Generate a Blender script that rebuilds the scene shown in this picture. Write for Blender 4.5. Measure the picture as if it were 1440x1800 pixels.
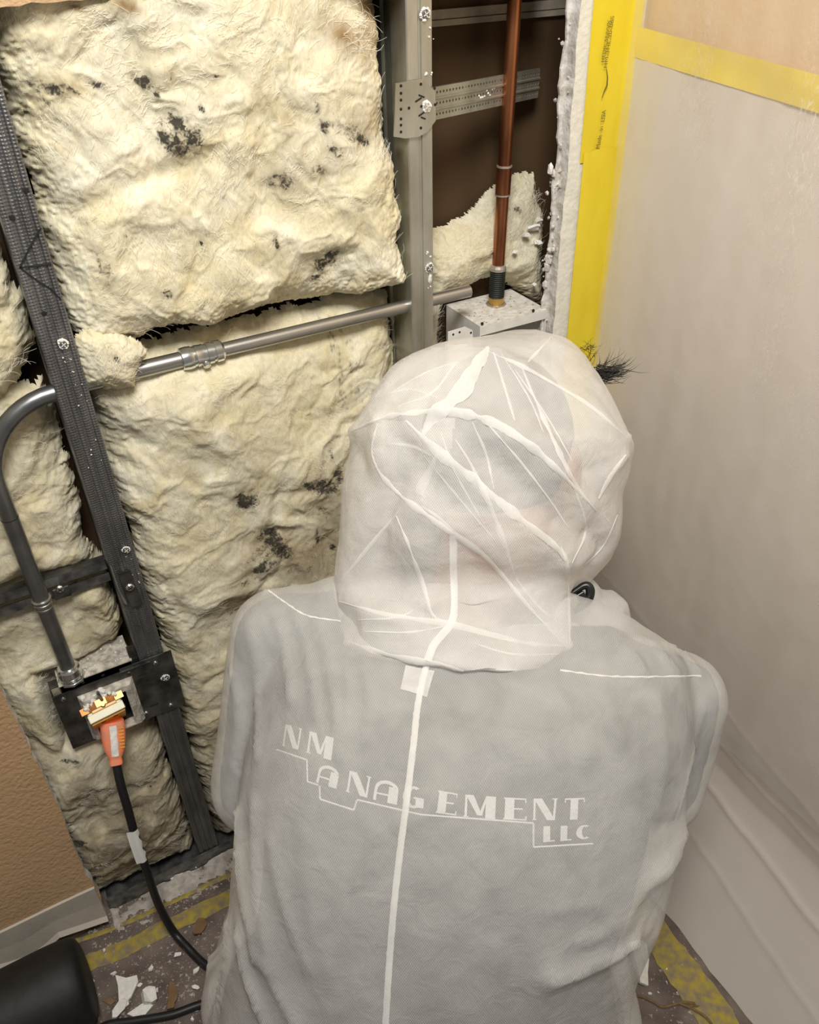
import bpy, bmesh, math, random
import numpy as np
from mathutils import Vector, Matrix
from mathutils.bvhtree import BVHTree

for o in list(bpy.data.objects): bpy.data.objects.remove(o)
random.seed(7); RNG = np.random.default_rng(7)
scn = bpy.context.scene
COL = scn.collection

# ------------------------------------------------------------------ camera
FPX = 1442.0
CAM = np.array([0.0, -0.82, 1.257])
def cam_axes(pitch, yaw, roll):
    p, y, r = math.radians(pitch), math.radians(yaw), math.radians(roll)
    fwd = np.array([math.sin(y)*math.cos(p), math.cos(y)*math.cos(p), -math.sin(p)])
    right = np.array([math.cos(y), -math.sin(y), 0.0])
    up = np.cross(right, fwd)
    return np.array([right*math.cos(r)+up*math.sin(r), -right*math.sin(r)+up*math.cos(r), fwd])
AX = cam_axes(36.56, 28.18, -1.52)
cd = bpy.data.cameras.new('camera'); cam = bpy.data.objects.new('camera', cd); COL.objects.link(cam)
cd.sensor_fit = 'HORIZONTAL'; cd.sensor_width = 36.0; cd.lens = 36.0*FPX/1440.0
cd.clip_start = 0.02
cam.matrix_world = Matrix(((AX[0][0], AX[1][0], -AX[2][0], CAM[0]), (AX[0][1], AX[1][1], -AX[2][1], CAM[1]),
                           (AX[0][2], AX[1][2], -AX[2][2], CAM[2]), (0, 0, 0, 1)))
scn.camera = cam

# ------------------------------------------------------------------ light
world = bpy.data.worlds.new('room_air'); scn.world = world; world.use_nodes = True
bg = world.node_tree.nodes['Background']; bg.inputs[0].default_value = (1.0, 0.95, 0.87, 1); bg.inputs[1].default_value = 0.11
def area(name, loc, target, size, power, col):
    l = bpy.data.lights.new(name, 'AREA'); l.shape = 'RECTANGLE'; l.size, l.size_y = size; l.energy = power; l.color = col
    o = bpy.data.objects.new(name, l); COL.objects.link(o); o.location = loc
    o.rotation_euler = (Vector(target)-Vector(loc)).to_track_quat('-Z', 'Y').to_euler()
    return o
area('ceiling_light', (0.04, -0.80, 2.00), (0.34, -0.10, 0.8), (0.40, 0.40), 14.5, (1.0, 0.97, 0.91))
vs = scn.view_settings
vs.view_transform = 'Standard'; vs.look = 'None'; vs.gamma = 1.0; vs.use_curve_mapping = False; vs.exposure = 0.62

# ------------------------------------------------------------------ measuring helpers (a pixel's sight line met with a plane of the room)
def ray(px, py): return np.array([(px-720)/FPX, (900-py)/FPX, 1.0]) @ AX
def aty(px, py, y=0.0): d = ray(px, py); return CAM + d*(y-CAM[1])/d[1]
def atz(px, py, z=0.0): d = ray(px, py); return CAM + d*(z-CAM[2])/d[2]
def atx(px, py, x): d = ray(px, py); return CAM + d*(x-CAM[0])/d[0]
def atd(px, py, dep): return CAM + ray(px, py)*dep
def prj(p): c = AX @ (np.asarray(p, float)-CAM); return 720+FPX*c[0]/c[2], 900-FPX*c[1]/c[2], c[2]

# ------------------------------------------------------------------ noise (numpy)
_P = np.random.default_rng(3).permutation(256); _P = np.concatenate([_P, _P, _P])
_G = np.random.default_rng(4).random(256)*2-1
def vnoise(x, y, z=None):
    x = np.asarray(x, float); y = np.asarray(y, float); z = np.zeros_like(x) if z is None else np.asarray(z, float)
    xi, yi, zi = np.floor(x).astype(int), np.floor(y).astype(int), np.floor(z).astype(int)
    u, v, w = x-xi, y-yi, z-zi
    u, v, w = [t*t*t*(t*(t*6-15)+10) for t in (u, v, w)]
    def h(a, b, c): return _G[_P[_P[_P[(xi+a) & 255]+((yi+b) & 255)]+((zi+c) & 255)]]
    def l(a, b, t): return a+(b-a)*t
    return l(l(l(h(0,0,0), h(1,0,0), u), l(h(0,1,0), h(1,1,0), u), v), l(l(h(0,0,1), h(1,0,1), u), l(h(0,1,1), h(1,1,1), u), v), w)
def fbm(x, y, z=None, o=4, g=0.5):
    s = 0; a = 1.0; k = 1.0
    for i in range(o):
        s = s + a*vnoise(np.asarray(x)*k+17.3*i, np.asarray(y)*k+5.1*i, None if z is None else np.asarray(z)*k+2.7*i); a *= g; k *= 2.03
    return s

# ------------------------------------------------------------------ materials
def mat(name, col, rough=0.6, metal=0.0, var=0.0, vscale=40, col2=None, bump=0.0, bscale=200, stretch=(1, 1, 1), spec=0.5, detail=5):
    m = bpy.data.materials.new(name); m.use_nodes = True
    nt = m.node_tree; b = nt.nodes['Principled BSDF']; L = nt.links
    b.inputs['Base Color'].default_value = (*col, 1); b.inputs['Roughness'].default_value = rough; b.inputs['Metallic'].default_value = metal
    b.inputs['Specular IOR Level'].default_value = spec
    tc = nt.nodes.new('ShaderNodeTexCoord'); mp = nt.nodes.new('ShaderNodeMapping'); mp.inputs['Scale'].default_value = stretch
    L.new(tc.outputs['Object'], mp.inputs['Vector'])
    if var > 0 or col2:
        n = nt.nodes.new('ShaderNodeTexNoise'); n.inputs['Scale'].default_value = vscale; n.inputs['Detail'].default_value = detail
        L.new(mp.outputs[0], n.inputs['Vector'])
        r = nt.nodes.new('ShaderNodeValToRGB'); r.color_ramp.elements[0].position = 0.36; r.color_ramp.elements[1].position = 0.64
        c2 = col2 or tuple(c*(1-var) for c in col)
        r.color_ramp.elements[0].color = (*c2, 1); r.color_ramp.elements[1].color = (*col, 1)
        L.new(n.outputs['Fac'], r.inputs['Fac']); L.new(r.outputs[0], b.inputs['Base Color'])
    if bump > 0:
        n2 = nt.nodes.new('ShaderNodeTexNoise'); n2.inputs['Scale'].default_value = bscale; n2.inputs['Detail'].default_value = 4
        L.new(mp.outputs[0], n2.inputs['Vector'])
        bm = nt.nodes.new('ShaderNodeBump'); bm.inputs['Strength'].default_value = bump; bm.inputs['Distance'].default_value = 0.002
        L.new(n2.outputs['Fac'], bm.inputs['Height']); L.new(bm.outputs[0], b.inputs['Normal'])
    return m

def insulation_mat():
    m = bpy.data.materials.new('fiberglass_wool'); m.use_nodes = True; nt = m.node_tree; L = nt.links; N = nt.nodes
    b = N['Principled BSDF']; b.inputs['Roughness'].default_value = 0.95; b.inputs['Specular IOR Level'].default_value = 0.15
    tc = N.new('ShaderNodeTexCoord')
    def noise(sc, det, dist=0.0, stretch=(1, 1, 1), rot=(0, 0, 0)):
        mp = N.new('ShaderNodeMapping'); mp.inputs['Scale'].default_value = stretch; mp.inputs['Rotation'].default_value = rot
        L.new(tc.outputs['Object'], mp.inputs[0])
        n = N.new('ShaderNodeTexNoise'); n.inputs['Scale'].default_value = sc; n.inputs['Detail'].default_value = det; n.inputs['Distortion'].default_value = dist
        L.new(mp.outputs[0], n.inputs['Vector']); return n.outputs['Fac']
    def ramp(f, p0, c0, p1, c1):
        r = N.new('ShaderNodeValToRGB'); r.color_ramp.elements[0].position = p0; r.color_ramp.elements[1].position = p1
        r.color_ramp.elements[0].color = c0; r.color_ramp.elements[1].color = c1; L.new(f, r.inputs[0]); return r.outputs[0]
    def mix(f, a, c, typ='MIX'):
        x = N.new('ShaderNodeMix'); x.data_type = 'RGBA'; x.blend_type = typ
        if isinstance(f, float): x.inputs[0].default_value = f
        else: L.new(f, x.inputs[0])
        for s, v in ((6, a), (7, c)):
            if isinstance(v, tuple): x.inputs[s].default_value = v
            else: L.new(v, x.inputs[s])
        return x.outputs[2]
    base = ramp(noise(13, 6, 1.2), 0.32, (0.70, 0.62, 0.40, 1), 0.66, (0.86, 0.82, 0.67, 1))
    fib = ramp(noise(120, 7, 2.5, (1, 1, 0.35), (0, 0.5, 0)), 0.30, (0.84, 0.82, 0.75, 1), 0.62, (1, 1, 1, 1))
    col = mix(0.8, base, fib, 'MULTIPLY')
    def attr(n): a = N.new('ShaderNodeAttribute'); a.attribute_name = n; return a.outputs['Fac']
    def mth(op, a, c):
        x = N.new('ShaderNodeMath'); x.operation = op; x.use_clamp = True
        for i, v in enumerate((a, c)):
            if isinstance(v, (int, float)): x.inputs[i].default_value = v
            else: L.new(v, x.inputs[i])
        return x.outputs[0]
    rf = mth('MULTIPLY', attr('rust'), ramp(noise(45, 6, 1.0), 0.30, (0.7, 0.7, 0.7, 1), 0.50, (1, 1, 1, 1)))
    col = mix(rf, col, (0.25, 0.145, 0.05, 1))
    gf = mth('MULTIPLY', attr('grime'), ramp(noise(30, 7, 1.5), 0.30, (0.35, 0.35, 0.35, 1), 0.55, (1, 1, 1, 1)))
    col = mix(gf, col, (0.26, 0.21, 0.145, 1))
    sp = noise(230, 9, 1.2)
    hal = mth('MULTIPLY', mth('MULTIPLY', attr('stain'), 0.80), ramp(noise(55, 6, 1.0), 0.30, (0.25, 0.25, 0.25, 1), 0.55, (1, 1, 1, 1)))
    col = mix(hal, col, (0.27, 0.225, 0.15, 1))
    s1 = mth('ADD', mth('MULTIPLY', attr('stain'), 0.50), mth('MULTIPLY', sp, 0.90))
    sf = ramp(s1, 0.70, (0, 0, 0, 1), 0.92, (1, 1, 1, 1))
    sf2 = mth('MULTIPLY', sf, 0.93)
    col = mix(sf2, col, (0.035, 0.032, 0.026, 1))
    ik = mth('MULTIPLY', attr('ink'), 0.85)
    col = mix(ik, col, (0.05, 0.05, 0.035, 1))
    L.new(col, b.inputs['Base Color'])
    b.inputs['Subsurface Weight'].default_value = 0.0
    bp = N.new('ShaderNodeBump'); bp.inputs['Strength'].default_value = 0.5; bp.inputs['Distance'].default_value = 0.0016
    L.new(noise(150, 8, 2.0, (1, 1, 0.45), (0, 0.5, 0)), bp.inputs['Height'])
    bp2 = N.new('ShaderNodeBump'); bp2.inputs['Strength'].default_value = 0.45; bp2.inputs['Distance'].default_value = 0.0022
    L.new(noise(42, 6, 1.8, (1, 1, 0.6), (0, 0.6, 0)), bp2.inputs['Height']); L.new(bp.outputs[0], bp2.inputs['Normal'])
    L.new(bp2.outputs[0], b.inputs['Normal'])
    return m

def film_mat(name, col, alpha, rough=0.6, pattern=False, var=0.0, transl=0.35, vscale=20, gloss=0.0, scuff=False):
    """thin translucent sheet: part of the light passes straight through, the rest is scattered"""
    m = bpy.data.materials.new(name); m.use_nodes = True; nt = m.node_tree; L = nt.links; N = nt.nodes
    N.remove(N['Principled BSDF']); out = N['Material Output']
    d = N.new('ShaderNodeBsdfDiffuse'); d.inputs[0].default_value = (*col, 1)
    t = N.new('ShaderNodeBsdfTranslucent'); t.inputs[0].default_value = (*col, 1)
    tr = N.new('ShaderNodeBsdfTransparent')
    m1 = N.new('ShaderNodeMixShader'); m1.inputs[0].default_value = transl; L.new(d.outputs[0], m1.inputs[1]); L.new(t.outputs[0], m1.inputs[2])
    last = m1.outputs[0]
    if gloss > 0:
        g = N.new('ShaderNodeBsdfGlossy'); g.inputs['Roughness'].default_value = rough
        mg = N.new('ShaderNodeMixShader'); mg.inputs[0].default_value = gloss; L.new(last, mg.inputs[1]); L.new(g.outputs[0], mg.inputs[2]); last = mg.outputs[0]
    m2 = N.new('ShaderNodeMixShader'); m2.inputs[0].default_value = alpha
    L.new(tr.outputs[0], m2.inputs[1]); L.new(last, m2.inputs[2]); L.new(m2.outputs[0], out.inputs['Surface'])
    tc = N.new('ShaderNodeTexCoord')
    fac = None
    def mth(op, a, c, clamp=False):
        x = N.new('ShaderNodeMath'); x.operation = op; x.use_clamp = clamp
        for i, v in enumerate((a, c)):
            if v is None: continue
            if isinstance(v, (int, float)): x.inputs[i].default_value = v
            else: L.new(v, x.inputs[i])
        return x.outputs[0]
    if var > 0:
        n = N.new('ShaderNodeTexNoise'); n.inputs['Scale'].default_value = vscale; n.inputs['Detail'].default_value = 6; n.inputs['Distortion'].default_value = 0.6
        L.new(tc.outputs['Object'], n.inputs['Vector'])
        fac = mth('ADD', mth('MULTIPLY', mth('SUBTRACT', n.outputs['Fac'], 0.5), var*2), alpha)
    if pattern:   # embossed dot pattern of the nonwoven cloth, about 2 mm apart
        u = N.new('ShaderNodeVectorMath'); u.operation = 'DOT_PRODUCT'; u.inputs[1].default_value = tuple(AXR*2900); L.new(tc.outputs['Object'], u.inputs[0])
        v = N.new('ShaderNodeVectorMath'); v.operation = 'DOT_PRODUCT'; v.inputs[1].default_value = tuple(AXU*1900); L.new(tc.outputs['Object'], v.inputs[0])
        p = mth('MULTIPLY', mth('SINE', u.outputs['Value'], None), mth('SINE', v.outputs['Value'], None))
        fac = mth('ADD', mth('MULTIPLY', p, 0.10), fac if fac else alpha, True)
        bp = N.new('ShaderNodeBump'); bp.inputs['Strength'].default_value = 0.25; bp.inputs['Distance'].default_value = 0.0006
        L.new(p, bp.inputs['Height'])
        nw = N.new('ShaderNodeTexNoise'); nw.inputs['Scale'].default_value = 38; nw.inputs['Detail'].default_value = 5; nw.inputs['Distortion'].default_value = 1.2; L.new(tc.outputs['Object'], nw.inputs['Vector'])
        bw = N.new('ShaderNodeBump'); bw.inputs['Strength'].default_value = 0.5; bw.inputs['Distance'].default_value = 0.003
        L.new(nw.outputs['Fac'], bw.inputs['Height']); L.new(bp.outputs[0], bw.inputs['Normal']); L.new(bw.outputs[0], d.inputs['Normal'])
    if scuff:    # scuffed, whitened streaks that run down the film
        mp = N.new('ShaderNodeMapping'); mp.inputs['Scale'].default_value = (1, 1, 0.42); L.new(tc.outputs['Object'], mp.inputs[0])
        a = N.new('ShaderNodeTexNoise'); a.inputs['Scale'].default_value = 190; a.inputs['Detail'].default_value = 6; a.inputs['Distortion'].default_value = 1.5; L.new(mp.outputs[0], a.inputs['Vector'])
        mp2 = N.new('ShaderNodeMapping'); mp2.inputs['Scale'].default_value = (1, 1, 0.30); L.new(tc.outputs['Object'], mp2.inputs[0])
        c2 = N.new('ShaderNodeTexNoise'); c2.inputs['Scale'].default_value = 9; c2.inputs['Detail'].default_value = 3; L.new(mp2.outputs[0], c2.inputs['Vector'])
        k = mth('MULTIPLY', mth('MULTIPLY', mth('SUBTRACT', a.outputs['Fac'], 0.50), 4.0, True), mth('MULTIPLY', mth('SUBTRACT', c2.outputs['Fac'], 0.50), 5.0, True))
        sx_ = N.new('ShaderNodeSeparateXYZ'); L.new(tc.outputs['Object'], sx_.inputs[0])
        k = mth('MULTIPLY', k, mth('DIVIDE', mth('SUBTRACT', sx_.outputs['Z'], 0.42), 0.25, True))
        fac = mth('ADD', mth('MULTIPLY', k, 0.55), fac if fac else alpha, True)
    if fac: L.new(fac, m2.inputs[0])
    return m

# person's own axes: right and along the bent back
YP = math.radians(30.0)
PR = np.array([math.cos(YP), -math.sin(YP), 0.0]); PF = np.array([math.sin(YP), math.cos(YP), 0.0])
AXR = PR; AXU = PF*0.62+np.array([0, 0, 0.78])

M = {}
M['wool'] = insulation_mat()
M['wool_fibre'] = mat('loose_glass_fibre', (0.93, 0.90, 0.78), 0.7)
M['steel'] = mat('galvanized_steel', (0.62, 0.62, 0.56), 0.42, 0.85, col2=(0.40, 0.39, 0.32), vscale=28, bump=0.12, bscale=120, stretch=(1, 1, 0.3))
M['dark_steel'] = mat('dull_dark_steel', (0.30, 0.30, 0.30), 0.42, 0.85, col2=(0.11, 0.11, 0.115), vscale=60, bump=0.15, bscale=500)
M['emt'] = mat('zinc_conduit', (0.50, 0.49, 0.47), 0.33, 0.9, var=0.25, vscale=14, stretch=(0.3, 1, 1))
M['emt_dark'] = mat('grey_zinc_conduit', (0.30, 0.31, 0.32), 0.36, 0.9, var=0.3, vscale=30)
M['cast'] = mat('bright_die_cast_zinc', (0.78, 0.80, 0.80), 0.2, 0.95, var=0.15, vscale=60)
M['box_steel'] = mat('electrical_box_steel', (0.22, 0.22, 0.21), 0.36, 0.85, col2=(0.07, 0.07, 0.065), vscale=40)
M['dust_steel'] = mat('dust_covered_steel', (0.62, 0.58, 0.50), 0.9, 0.0, col2=(0.30, 0.28, 0.24), vscale=120, bump=0.5, bscale=300)
M['copper'] = mat('aged_copper', (0.56, 0.22, 0.10), 0.33, 0.92, col2=(0.23, 0.085, 0.04), vscale=30, stretch=(1, 1, 0.25))
M['solder'] = mat('solder_ring', (0.55, 0.50, 0.44), 0.4, 0.7)
M['brass'] = mat('brass_fitting', (0.62, 0.40, 0.12), 0.35, 0.85, var=0.3)
M['black_thread'] = mat('black_threaded_iron', (0.028, 0.032, 0.027), 0.5, 0.4)
M['white_metal'] = mat('white_painted_metal', (0.80, 0.79, 0.75), 0.45, 0.0, var=0.12, vscale=50)
M['white_dusty'] = mat('dusty_white_metal', (0.78, 0.76, 0.71), 0.8, 0.0, col2=(0.60, 0.56, 0.49), vscale=140, bump=0.2)
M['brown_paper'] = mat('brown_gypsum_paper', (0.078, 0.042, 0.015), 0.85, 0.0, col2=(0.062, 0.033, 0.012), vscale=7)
M['rail_white'] = mat('dusty_white_rail', (0.42, 0.37, 0.30), 0.7, 0, var=0.25, vscale=50)
M['tan_paint'] = mat('tan_textured_paint', (0.56, 0.37, 0.205), 0.62, 0.0, var=0.08, vscale=9, bump=0.9, bscale=170)
M['peach_paint'] = mat('cream_wall_paint', (0.72, 0.58, 0.38), 0.7, 0.0, var=0.1, bump=0.4, bscale=170)
M['right_paint'] = mat('tan_wall_paint', (0.74, 0.54, 0.31), 0.7, 0.0, var=0.07, vscale=6, bump=0.3, bscale=170)
M['gypsum'] = mat('broken_gypsum', (0.78, 0.76, 0.72), 0.95, 0.0, col2=(0.50, 0.46, 0.41), vscale=70, bump=0.8, bscale=160)
M['white_wall'] = mat('white_textured_wall', (0.83, 0.80, 0.70), 0.75, 0.0, var=0.1, vscale=60, bump=0.6, bscale=140)
M['plaster'] = mat('white_plaster_crumb', (0.86, 0.84, 0.79), 0.95, 0.0, var=0.15, vscale=150, bump=0.5)
M['vinyl'] = mat('grey_vinyl_base', (0.52, 0.47, 0.40), 0.6, 0.0, var=0.12, vscale=20, bump=0.2)
M['glue'] = mat('old_adhesive_brown', (0.24, 0.18, 0.12), 0.9, 0.0, col2=(0.11, 0.08, 0.05), vscale=45, bump=0.5)
M['tape'] = mat('yellow_masking_tape', (0.86, 0.68, 0.035), 0.42, 0.0, col2=(0.76, 0.575, 0.02), vscale=16, bump=0.25, bscale=60, stretch=(1, 1, 0.4))
M['tape_ink'] = mat('tape_print', (0.16, 0.13, 0.02), 0.7)
M['tape_floor'] = mat('dirty_yellow_tape', (0.40, 0.31, 0.03), 0.6, 0.0, col2=(0.22, 0.17, 0.12), vscale=70, detail=9)
M['marker'] = mat('black_marker', (0.012, 0.012, 0.014), 0.6)
M['black_hole'] = mat('dark_hole', (0.012, 0.011, 0.010), 0.9)
M['floor'] = mat('dusty_floor_paper', (0.19, 0.15, 0.125), 0.85, 0.0, col2=(0.10, 0.075, 0.062), vscale=24, detail=9, bump=0.5, bscale=50)
M['dust'] = mat('gypsum_dust', (0.52, 0.47, 0.42), 0.95, 0.0, var=0.3, vscale=90)
M['cardboard'] = mat('brown_paper_scrap', (0.25, 0.15, 0.075), 0.85, 0.0, var=0.3)
M['rubber'] = mat('black_rubber_cord', (0.012, 0.012, 0.013), 0.42)
M['black_tube'] = mat('matte_black_tube', (0.010, 0.010, 0.010), 0.6, 0.0, var=0.4, vscale=60, bump=0.3, bscale=60)
M['paper'] = mat('white_paper_tag', (0.86, 0.85, 0.82), 0.7, 0.0, var=0.06)
M['ivory'] = mat('ivory_plastic', (0.80, 0.76, 0.55), 0.4, 0.0, var=0.1)
M['amber'] = mat('amber_plastic', (0.85, 0.42, 0.05), 0.35, 0.0, var=0.15, vscale=120)
M['copper_strap'] = mat('coppery_yoke', (0.75, 0.33, 0.10), 0.35, 0.7, var=0.3, vscale=150)
def plug_mat():
    m = mat('orange_lit_plug', (0.82, 0.24, 0.12), 0.35, 0.0, col2=(0.50, 0.26, 0.19), vscale=110)
    b = m.node_tree.nodes['Principled BSDF']; b.inputs['Emission Color'].default_value = (1.0, 0.16, 0.03, 1); b.inputs['Emission Strength'].default_value = 0.10
    return m
M['plug'] = plug_mat()
M['suit'] = film_mat('white_nonwoven_fabric', (0.95, 0.948, 0.93), 0.51, pattern=True, var=0.16, transl=0.34, vscale=24)
M['hood'] = film_mat('white_nonwoven_hood', (0.96, 0.955, 0.935), 0.58, pattern=True, var=0.14, transl=0.25, vscale=30)
M['suit_fold'] = film_mat('gathered_nonwoven_fold', (0.96, 0.955, 0.935), 0.60, var=0.15, transl=0.2, vscale=60)
M['label'] = film_mat('inner_label_glimpse', (0.97, 0.965, 0.95), 0.50, var=0.22, transl=0.1, vscale=70)
M['layer'] = film_mat('second_fabric_layer', (0.96, 0.955, 0.935), 0.34, pattern=True, var=0.12, transl=0.2, vscale=40)
M['seam'] = film_mat('white_seam_tape', (0.94, 0.935, 0.91), 0.80, var=0.12, transl=0.15, vscale=90)
M['shirt'] = mat('grey_cotton_shirt', (0.105, 0.110, 0.110), 0.95, 0.0, col2=(0.060, 0.063, 0.065), vscale=30, bump=0.3, bscale=400)
M['print'] = mat('white_shirt_print', (0.93, 0.93, 0.93), 0.7)
M['trouser'] = mat('dark_trousers', (0.12, 0.115, 0.11), 0.9, 0.0, var=0.2)
M['skin'] = mat('skin', (0.55, 0.33, 0.24), 0.55, 0.0, var=0.1, vscale=60)
M['hair'] = mat('black_hair', (0.012, 0.010, 0.009), 0.4)
M['cap_hair'] = mat('dark_hair_cap', (0.06, 0.055, 0.05), 0.7, 0.0, var=0.4, vscale=120)
M['black_plastic'] = mat('black_plastic_strap', (0.010, 0.010, 0.011), 0.32)
M['milky'] = film_mat('milky_plastic_sheet', (0.90, 0.84, 0.775), 0.84, rough=0.35, var=0.06, transl=0.15, vscale=7, gloss=0.05)
M['clear'] = film_mat('thin_clear_film', (0.93, 0.90, 0.85), 0.24, rough=0.30, var=0.10, transl=0.2, vscale=14, gloss=0.14, scuff=True)
M['twine'] = mat('brown_twine', (0.22, 0.14, 0.07), 0.9, 0.0, var=0.3, vscale=200)

# ------------------------------------------------------------------ object helpers
def link(name, verts, faces, m, parent=None, base=None, smooth=False, edges=()):
    """one mesh object; its vertices are given in room coordinates. parent: the thing (Empty) or part it belongs to"""
    V = np.asarray(verts, float)
    off = np.array(parent['_o']) if parent is not None else (np.asarray(base, float) if base is not None else np.array([V[:, 0].mean(), V[:, 1].mean(), V[:, 2].min()]))
    me = bpy.data.meshes.new(name); me.from_pydata((V-off).tolist(), list(edges), [list(map(int, f)) for f in faces]); me.update()
    if smooth: me.polygons.foreach_set('use_smooth', [True]*len(me.polygons))
    me.materials.append(m)
    o = bpy.data.objects.new(name, me); COL.objects.link(o)
    if parent is not None: o.parent = parent
    else: o.location = off
    o['_o'] = [float(t) for t in off]
    return o
def thing(name, label, cat, loc, group=None):
    o = bpy.data.objects.new(name, None); COL.objects.link(o); o.location = loc; o['_o'] = [float(t) for t in loc]
    o.empty_display_size = 0.02
    return tag(o, label, cat, group)
def tag(o, label, cat=None, group=None):
    o['label'] = label
    if cat: o['category'] = cat
    if group: o['group'] = group
    return o
def struct(o, label=None):
    o['kind'] = 'structure'
    if label: o['label'] = label
    return o
class MB:
    def __init__(s): s.v = []; s.f = []
    def add(s, v, f):
        n = len(s.v); s.v += [tuple(map(float, p)) for p in v]; s.f += [tuple(n+i for i in q) for q in f]; return s
    def box(s, a, b, fr=None):
        (x0, y0, z0), (x1, y1, z1) = a, b
        v = [(x, y, z) for z in (z0, z1) for y in (y0, y1) for x in (x0, x1)]
        if fr is not None: v = [fr(p) for p in v]
        return s.add(v, [(0, 2, 3, 1), (4, 5, 7, 6), (0, 1, 5, 4), (2, 6, 7, 3), (0, 4, 6, 2), (1, 3, 7, 5)])
    def bbox(s, a, b, bev, fr=None):
        """box with chamfered edges"""
        bm = bmesh.new(); bmesh.ops.create_cube(bm, size=1.0)
        for v in bm.verts: v.co = Vector([(a[i]+b[i])/2+v.co[i]*(b[i]-a[i]) for i in range(3)])
        bmesh.ops.bevel(bm, geom=bm.edges[:], offset=bev, segments=2, affect='EDGES', profile=0.6)
        bm.verts.index_update()
        vs_ = [tuple(v.co) for v in bm.verts]
        if fr is not None: vs_ = [fr(p) for p in vs_]
        s.add(vs_, [[v.index for v in f.verts] for f in bm.faces]); bm.free(); return s
    def tube(s, pts, rad, n=14, cap=True):
        pts = [np.asarray(p, float) for p in pts]; k = len(pts)
        rad = list(rad) if hasattr(rad, '__len__') else [rad]*k
        prev = None; v = []
        for i, p in enumerate(pts):
            t = pts[min(i+1, k-1)]-pts[max(i-1, 0)]; t = t/(np.linalg.norm(t)+1e-12)
            if prev is None:
                a = np.array([0, 0, 1.0]) if abs(t[2]) < 0.9 else np.array([0, 1.0, 0])
                u = np.cross(t, a)
            else: u = prev-t*(prev@t)
            u /= np.linalg.norm(u)+1e-12; prev = u; w = np.cross(t, u)
            v += [p+rad[i]*(math.cos(2*math.pi*j/n)*u+math.sin(2*math.pi*j/n)*w) for j in range(n)]
        f = [(i*n+j, i*n+(j+1) % n, (i+1)*n+(j+1) % n, (i+1)*n+j) for i in range(k-1) for j in range(n)]
        if cap: f += [tuple(range(n))[::-1], tuple(range((k-1)*n, k*n))]
        return s.add(v, f)
    def lathe(s, p0, p1, prof, n=20):
        """prof: (t along p0->p1 in metres, radius)"""
        p0 = np.asarray(p0, float); d = np.asarray(p1, float)-p0; d /= np.linalg.norm(d)
        return s.tube([p0+d*(t+1e-6*i) for i, (t, r) in enumerate(prof)], [r for t, r in prof], n)
    def obj(s, name, m, parent=None, smooth=False, base=None): return link(name, s.v, s.f, m, parent, base, smooth)
def autosmooth(o, ang=40):
    me = o.data
    me.polygons.foreach_set('use_smooth', [True]*len(me.polygons))
    try: me.set_sharp_from_angle(angle=math.radians(ang))
    except Exception: pass
    return o
def catmull(P, k=8):
    P = [np.asarray(p, float) for p in P]; P = [2*P[0]-P[1]]+P+[2*P[-1]-P[-2]]; out = []
    for i in range(1, len(P)-2):
        a, b, c, d = P[i-1:i+3]
        for j in range(k):
            t = j/k; out.append(0.5*((2*b)+(-a+c)*t+(2*a-5*b+4*c-d)*t*t+(-a+3*b-3*c+d)*t**3))
    out.append(P[-2]); return out
def plate_y(poly, y0, y1):
    """polygon (x,z) extruded between two y planes"""
    n = len(poly); v = [(x, y0, z) for x, z in poly]+[(x, y1, z) for x, z in poly]
    f = [tuple(range(n)), tuple(range(2*n-1, n-1, -1))]+[(i, i+n, (i+1) % n+n, (i+1) % n) for i in range(n)]
    return v, f
# ================================================================== THE SETTING
SX0, SX1 = 0.0385, 0.0700      # left stud flange
TX0, TX1 = 0.4500, 0.4800      # right stud flange
XW = 0.745                     # right wall face
DW = -0.016                    # face of the wall board

mb = MB(); mb.box((-1.6, -2.0, -0.03), (1.3, 0.12, 0.0)); struct(mb.obj('floor', M['floor']), 'dusty floor under brown protective paper')

def two_mat_plate(name, poly, y0, y1, m_face, m_edge):
    v, f = plate_y(poly, y0, y1); o = link(name, v, f, m_face, base=(poly[0][0], 0, 0)); o.data.materials.append(m_edge)
    for i, p in enumerate(o.data.polygons): p.material_index = 0 if i == 0 else 1
    return o
def ragged(p0, p1, n, amp, seed):
    r = np.random.default_rng(seed); P = []
    for i in range(n):
        t = i/(n-1); a = np.array(p0)*(1-t)+np.array(p1)*t; d = np.array(p1)-np.array(p0); d = np.array([-d[1], d[0]])/np.linalg.norm(d)
        k = 0 if i in (0, n-1) else 1
        P.append(tuple(a+d*k*(amp*(fbm([t*n*0.13+seed], [seed*1.7], o=3)[0])+r.normal()*amp*0.28)))
    return P
poly = [(-1.6, 0.0)]+ragged((-0.117, 0.0), (-0.113, 1.196), 120, 0.0028, 5)+ragged((-0.113, 1.196), (0.45, 1.204), 60, 0.0018, 9)+[(0.62, 1.204), (0.62, 2.5), (-1.6, 2.5)]
struct(two_mat_plate('wall_back', poly, DW, -0.0008, M['tan_paint'], M['gypsum']), 'tan textured wall board around the cut-out')
poly = [(0.75, 0.0), (0.75, 2.5), (0.668, 2.5)]+ragged((0.653, 1.35), (0.657, 0.0), 150, 0.0020, 12)
struct(two_mat_plate('wall_back_corner', poly, DW, -0.001, M['white_wall'], M['gypsum']), 'white broken strip of wall board left beside the corner')
poly = [(0.75, 0.0), (0.75, 2.5), (0.665, 2.5)]+ragged((0.6475, 1.35), (0.6515, 0.0), 150, 0.0035, 15)
link('torn_paper', *plate_y(poly, -0.0009, 0.002), M['gypsum'], parent=bpy.data.objects['wall_back_corner'])
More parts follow.
